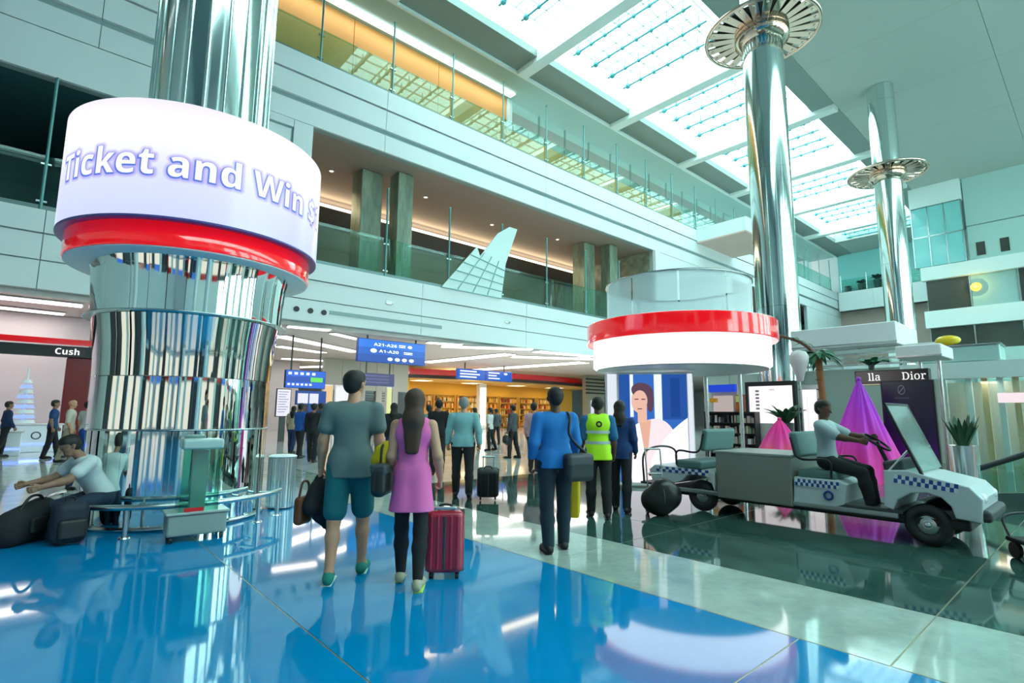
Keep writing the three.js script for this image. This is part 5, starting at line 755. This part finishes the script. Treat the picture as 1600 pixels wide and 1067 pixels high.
{ // grey man's bag in front of the shop
  const t = thing('holdall', 'black holdall carried by the man in the grey jacket', 'bag', walkers[1].handL.clone().add(V3(0, -0.24, 0))); part('body', rbox(0.5, 0.28, 0.22, 0.09, 0, 0, 0, 0, 0.5, -0.3, 4), black, t); part('handle', tube([V3(-0.1, 0.12, 0), V3(-0.06, 0.26, 0), V3(0.06, 0.26, 0), V3(0.1, 0.12, 0)], 0.014, 6, 14), black, t);
}
{ // pile of black luggage by the bench
  const t = thing('travel_bag', 'large black travel bag on the floor beside the seated man', 'bag', onH(36, 848).setY(0), 0.9); t.scale.setScalar(0.86); part('body', net([cap([-0.22, 0.24, 0], [0.22, 0.3, 0], 0.22, 0.26, 0.8), cap([-0.25, 0.14, 0], [0.25, 0.14, 0], 0.14, 0.14)], 0.02, 0.08), black2, t); part('pocket', rbox(0.34, 0.2, 0.06, 0.03, 0, 0.24, 0.2), black, t); part('strap', tube([V3(-0.2, 0.42, 0.05), V3(-0.05, 0.6, 0.06), V3(0.1, 0.6, 0.06), V3(0.22, 0.5, 0.05)], 0.018, 6, 20), black, t);
  const k = thing('rucksack', 'dark rucksack standing between the travel bag and the bench', 'rucksack', onH(104, 850).setY(0), 0.2); part('body', rbox(0.34, 0.46, 0.24, 0.09, 0, 0.24, 0, 0, 0, 0, 5), std(lin(0.012, 0.02, 0.035), 0.7), k); part('front_pocket', rbox(0.26, 0.22, 0.08, 0.035, 0, 0.18, 0.13), black, k); part('grab_loop', new THREE.TorusGeometry(0.045, 0.012, 6, 14).translate(0, 0.48, -0.04), black, k);
}
{ // steel litter bin
  const t = thing('litter_bin', 'ribbed cylindrical steel litter bin standing by the ring bench end', 'litter bin', onH(437, 793)); part('drum', cyl(0.2, 0.2, 0.78, 0, 0.41, 0, 0, 0, 0, 40), steel, t);
  const rg = cyl(0.012, 0.012, 0.76, 0, 0.41, 0, 0, 0, 0, 6); for (let k = 0; k < 24; k++) { const q = part('rib', rg, chrome, t); q.position.set(Math.cos(k * Math.PI / 12) * 0.202, 0, Math.sin(k * Math.PI / 12) * 0.202); }
  part('lid', lathe([[0, 0.83], [0.17, 0.83], [0.21, 0.815], [0.215, 0.79], [0, 0.79]], 40), white, t); part('foot', cyl(0.18, 0.18, 0.03, 0, 0.015, 0, 0, 0, 0, 32), black, t);
}
{ // collection stand in front of the column: grey box base with clear upright case
  const t = thing('collection_stand', 'grey wheeled box stand with a tall clear case before the mirror column', 'stand', onH(303, 841), TO_CAM_A + 0.12);
  part('base_box', rbox(0.62, 0.24, 0.36, 0.025, 0, 0.19, 0), std(lin(0.30, 0.36, 0.33), 0.4), t); part('lid', rbox(0.66, 0.03, 0.4, 0.012, 0, 0.325, 0), std(lin(0.4, 0.46, 0.43), 0.35), t);
  for (const x of [-1, 1]) for (const z of [-1, 1]) part('castor', cyl(0.035, 0.035, 0.03, x * 0.26, 0.035, z * 0.14, 0, 0, Math.PI / 2, 14), black, t);
  part('clear_case', [box(0.012, 0.72, 0.3, -0.2, 0.7, 0), box(0.012, 0.72, 0.3, 0.2, 0.7, 0), box(0.4, 0.72, 0.012, 0, 0.7, 0.15), box(0.4, 0.72, 0.012, 0, 0.7, -0.15)], railGlass, t);
  part('case_cap', rbox(0.44, 0.12, 0.34, 0.03, 0, 1.12, 0), std(lin(0.42, 0.56, 0.52), 0.3), t); part('inner_post', box(0.16, 0.7, 0.1, 0, 0.69, -0.03), std(lin(0.25, 0.36, 0.34), 0.3), t); part('red_label', box(0.2, 0.05, 0.008, -0.05, 0.36, 0.165), redGloss, t);
}
{ // black wheeled bag on a folding luggage cart at the rear of the buggy
  const t = thing('wheeled_bag', 'round black wheeled bag strapped to a folding luggage cart behind the buggy', 'bag', onH(1033, 806), -0.7);
  part('bag', net([cap([-0.1, 0.24, 0], [0.1, 0.3, 0], 0.2, 0.22, 0.85), cap([0, 0.16, 0], [0.02, 0.42, 0], 0.16, 0.14)], 0.014, 0.08), std(lin(0.01, 0.012, 0.012), 0.35), t); part('frame', [tube([V3(-0.12, 0.08, -0.2), V3(-0.14, 0.98, -0.3)], 0.012, 8), tube([V3(0.12, 0.08, -0.2), V3(0.1, 0.98, -0.3)], 0.012, 8), tube([V3(-0.14, 0.98, -0.3), V3(0.1, 0.98, -0.3)], 0.014, 8), tube([V3(-0.13, 0.6, -0.26), V3(0.11, 0.6, -0.26)], 0.01, 8)], steel, t);
  for (const x of [-0.15, 0.15]) part('wheel', cyl(0.07, 0.07, 0.03, x, 0.07, -0.2, 0, 0, Math.PI / 2, 18), black, t); part('strap', new THREE.TorusGeometry(0.2, 0.014, 6, 28).rotateY(Math.PI / 2).scale(1, 1, 0.95).translate(0, 0.29, 0), darkGrey, t);
}
{ // low luggage trolley at the edge of the grey floor
  const t = thing('luggage_trolley', 'low black luggage trolley with small wheels on the grey floor by the escalator', 'trolley', onH(1648, 880), -0.9);
  part('deck', rbox(0.62, 0.05, 0.42, 0.02, 0, 0.2, 0), black, t); part('push_bar', tube([V3(-0.26, 0.2, -0.2), V3(-0.28, 0.42, -0.24), V3(0.28, 0.42, -0.24), V3(0.26, 0.2, -0.2)], 0.014, 8, 30), darkGrey, t);
  for (const x of [-1, 1]) for (const z of [-1, 1]) part('wheel', cyl(0.085, 0.085, 0.04, x * 0.25, 0.085, z * 0.15, 0, 0, Math.PI / 2, 20), black, t);
}
// ---------- electric passenger buggy ----------
{
  const uS = 8.05, vF = 1.62, vR = 4.53; // near side plane, front and rear axle
  const t = thing('passenger_buggy', 'white electric passenger buggy with blue checked stripes and teal seats', 'buggy', P(uS + 0.55, 0, (vF + vR) / 2));
  // local axes: x across (near side at -0.55), z along (front at +z)
  const zc = -(vF + vR) / 2, Z = (v) => -v - zc; const N = -0.55, Wd = 1.1; const bodyW = std(lin(0.62, 0.70, 0.72), 0.3), seatM = std(lin(0.10, 0.20, 0.19), 0.55), trim = black;
  const check = canvasTex(256, 32, (g, w, h) => { g.fillStyle = '#e6eef2'; g.fillRect(0, 0, w, h); g.fillStyle = '#20489c'; for (let i = 0; i < 16; i++) for (let j = 0; j < 2; j++) if ((i + j) % 2) g.fillRect(i * 16, j * 16, 16, 16); });
  const checkM = std(0xffffff, 0.35, 0, { map: check });
  const side = (pts, d, x0) => extr(pts.map(([v, h]) => [-(v + zc * 1), h]).map(([z, h]) => [z, h]), d, 0.015).rotateY(-Math.PI / 2).translate(x0 + d, 0, 0); // profile in (z, y), thickness along x
  // frame and floor
  part('frame', rbox(Wd - 0.1, 0.12, vR - vF + 1.1, 0.03, 0, 0.28, Z((vF + vR) / 2 + 0.15)), trim, t);
  part('floor_pan', rbox(Wd, 0.05, 1.0, 0.015, 0, 0.36, Z(2.35)), darkGrey, t);
  for (const x of [-1, 1]) part('side_rail', rbox(0.06, 0.07, 3.4, 0.02, x * 0.53, 0.31, Z(3.6)), std(lin(0.35, 0.4, 0.4), 0.3, 0.6), t);
  // front cowl
  const hood = side([[1.12, 0.36], [1.1, 0.6], [1.2, 0.72], [1.5, 0.79], [1.78, 0.86], [2.0, 0.84], [2.02, 0.42], [1.95, 0.40], [1.9, 0.52], [1.75, 0.62], [1.6, 0.64], [1.45, 0.6], [1.36, 0.5], [1.33, 0.38]], Wd, N); part('front_cowl', hood, bodyW, t);
  part('bumper', rbox(Wd, 0.14, 0.12, 0.05, 0, 0.42, Z(1.08)), darkGrey, t);
  for (const x of [-1, 1]) part('headlight', sph(0.07, x * 0.38, 0.6, Z(1.1), 1.2, 0.8, 0.5), std(lin(0.85, 0.88, 0.88), 0.05), t);
  part('check_stripe', new THREE.PlaneGeometry(0.62, 0.1).rotateY(-Math.PI / 2).rotateX(0.1).translate(N - 0.02, 0.735, Z(1.6)), checkM, t);
  part('dash', rbox(Wd - 0.1, 0.2, 0.22, 0.04, 0, 0.88, Z(1.92), -0.2), darkGrey, t);
  // windscreen
  const wsB = V3(0, 0.86, Z(1.62)), wsT = V3(0, 1.68, Z(1.95)); const wl = wsT.clone().sub(wsB).length(), ang = Math.atan2(Z(1.95) - Z(1.62), 0.82);
  const ws = part('windscreen', rbox(Wd - 0.06, wl, 0.02, 0.008, 0, (wsB.y + wsT.y) / 2, (wsB.z + wsT.z) / 2, ang, 0, 0), phys(lin(0.55, 0.68, 0.64), 0.12, { transmission: 0.75, thickness: 0 }), t);
  for (const x of [-1, 1]) part('windscreen_post', tube([V3(x * 0.53, wsB.y - 0.05, wsB.z), V3(x * 0.53, wsT.y, wsT.z)], 0.02, 8), trim, ws);
  part('top_bar', tube([V3(-0.53, wsT.y, wsT.z), V3(0.53, wsT.y, wsT.z)], 0.02, 8), trim, ws);
  for (const x of [-1, 1]) part('stay', tube([V3(x * 0.5, 1.15, Z(1.72)), V3(x * 0.5, 0.84, Z(1.98))], 0.014, 8), steel, t);
  // steering
  const st = part('steering_wheel', new THREE.TorusGeometry(0.17, 0.016, 8, 30).rotateX(-0.95).translate(-0.26, 1.19, Z(2.14)), trim, t); part('steering_column', tube([V3(-0.26, 1.19, Z(2.14)), V3(-0.26, 0.6, Z(1.9))], 0.025, 8), trim, st); part('spoke', [tube([V3(-0.42, 1.19, Z(2.14)), V3(-0.1, 1.19, Z(2.14))], 0.012, 6)], trim, st);
  // seats
  const seat = (v, dir, y0) => { const z = Z(v); const s = part('seat_cushion', rbox(Wd - 0.06, 0.13, 0.48, 0.05, 0, y0, z + dir * 0.0), seatM, t); part('seat_back', rbox(Wd - 0.1, 0.36, 0.1, 0.045, 0, y0 + 0.4, z - dir * 0.27, -dir * 0.16), seatM, s); for (const x of [-1, 1]) part('arm_rail', tube([V3(x * 0.53, y0 - 0.02, z + dir * 0.2), V3(x * 0.535, y0 + 0.2, z + dir * 0.18), V3(x * 0.535, y0 + 0.22, z - dir * 0.2), V3(x * 0.53, y0 + 0.5, z - dir * 0.3)], 0.016, 8, 24), trim, s); };
  seat(2.82, 1, 0.72); seat(4.75, -1, 0.72);
  part('seat_plinth', side([[2.5, 0.38], [2.45, 0.62], [2.55, 0.66], [3.08, 0.66], [3.1, 0.34], [2.6, 0.34]], Wd - 0.02, N + 0.01), bodyW, t); part('check_stripe', new THREE.PlaneGeometry(0.55, 0.09).rotateY(-Math.PI / 2).translate(N - 0.02, 0.61, Z(2.8)), checkM, t); part('badge', new THREE.TorusGeometry(0.05, 0.016, 8, 20).rotateY(Math.PI / 2).translate(N - 0.02, 0.47, Z(2.66)), std(lin(0.02, 0.07, 0.3), 0.4), t);
  // grey side panel (luggage bay)
  part('luggage_bay', rbox(Wd + 0.04, 0.68, 1.12, 0.02, 0, 0.6, Z(3.68)), std(lin(0.28, 0.29, 0.26), 0.35, 0.4), t); part('bay_lid', rbox(Wd + 0.06, 0.04, 1.15, 0.012, 0, 0.955, Z(3.68)), std(lin(0.34, 0.38, 0.36), 0.35, 0.3), t);
  // rear body with checks
  part('rear_body', side([[4.28, 0.36], [4.28, 0.62], [5.35, 0.66], [5.45, 0.58], [5.4, 0.42], [4.95, 0.42], [4.86, 0.46], [4.75, 0.56], [4.53, 0.6], [4.34, 0.54]], Wd, N), bodyW, t); part('check_stripe', new THREE.PlaneGeometry(0.95, 0.085).rotateY(-Math.PI / 2).translate(N - 0.02, 0.612, Z(4.84)), checkM, t);
  part('rear_step', rbox(Wd - 0.1, 0.04, 0.4, 0.015, 0, 0.34, Z(5.5)), darkGrey, t); part('rear_rail', tube([V3(-0.5, 0.36, Z(5.62)), V3(-0.5, 0.85, Z(5.6)), V3(0.5, 0.85, Z(5.6)), V3(0.5, 0.36, Z(5.62))], 0.018, 8, 40), trim, t);
  // wheels
  for (const x of [-1, 1]) for (const v of [vF, vR]) { const X = x * 0.46, w = part('tyre', (() => { const g = new THREE.TorusGeometry(0.175, 0.068, 14, 36); g.scale(1, 1, 1.15); g.rotateY(Math.PI / 2); return g.translate(X, 0.243, Z(v)); })(), std(lin(0.02, 0.025, 0.025), 0.7), t); part('rim', lathe([[0.02, 0.05], [0.06, 0.06], [0.09, 0.035], [0.13, 0.045], [0.135, -0.05], [0.02, -0.05]], 28).rotateZ(x * -Math.PI / 2).translate(X, 0.243, Z(v)), std(lin(0.5, 0.56, 0.56), 0.25, 0.8), w); part('hub_cap', sph(0.035, X + x * 0.055, 0.243, Z(v), 0.5, 1, 1), steel, w); }
  part('tail_lamp', [rbox(0.03, 0.06, 0.1, 0.01, N + 0.02, 0.5, Z(5.44))], redGloss, t);
}
const driver = person('buggy driver in white shirt and dark trousers holding the steering wheel', P(8.34, 0, 2.74), { h: 1.72, fine: true, seat: 0.92, turn: 0, thigh: [1.35, 1.3], knee: [1.2, 1.1], armP: [1.05, 1.0], armO: [0.1, 0.12], elbow: [0.45, 0.4], lean: -0.04, head: [-0.25, 0.1], top: cloth(0.42, 0.52, 0.55), bottom: black2, skin: skinC, grip: true, sleeve: 0.8 });

scene.traverse((o) => { if (o.isLight && !o.isRectAreaLight) o.castShadow = true; });
renderer.render(scene, camera);
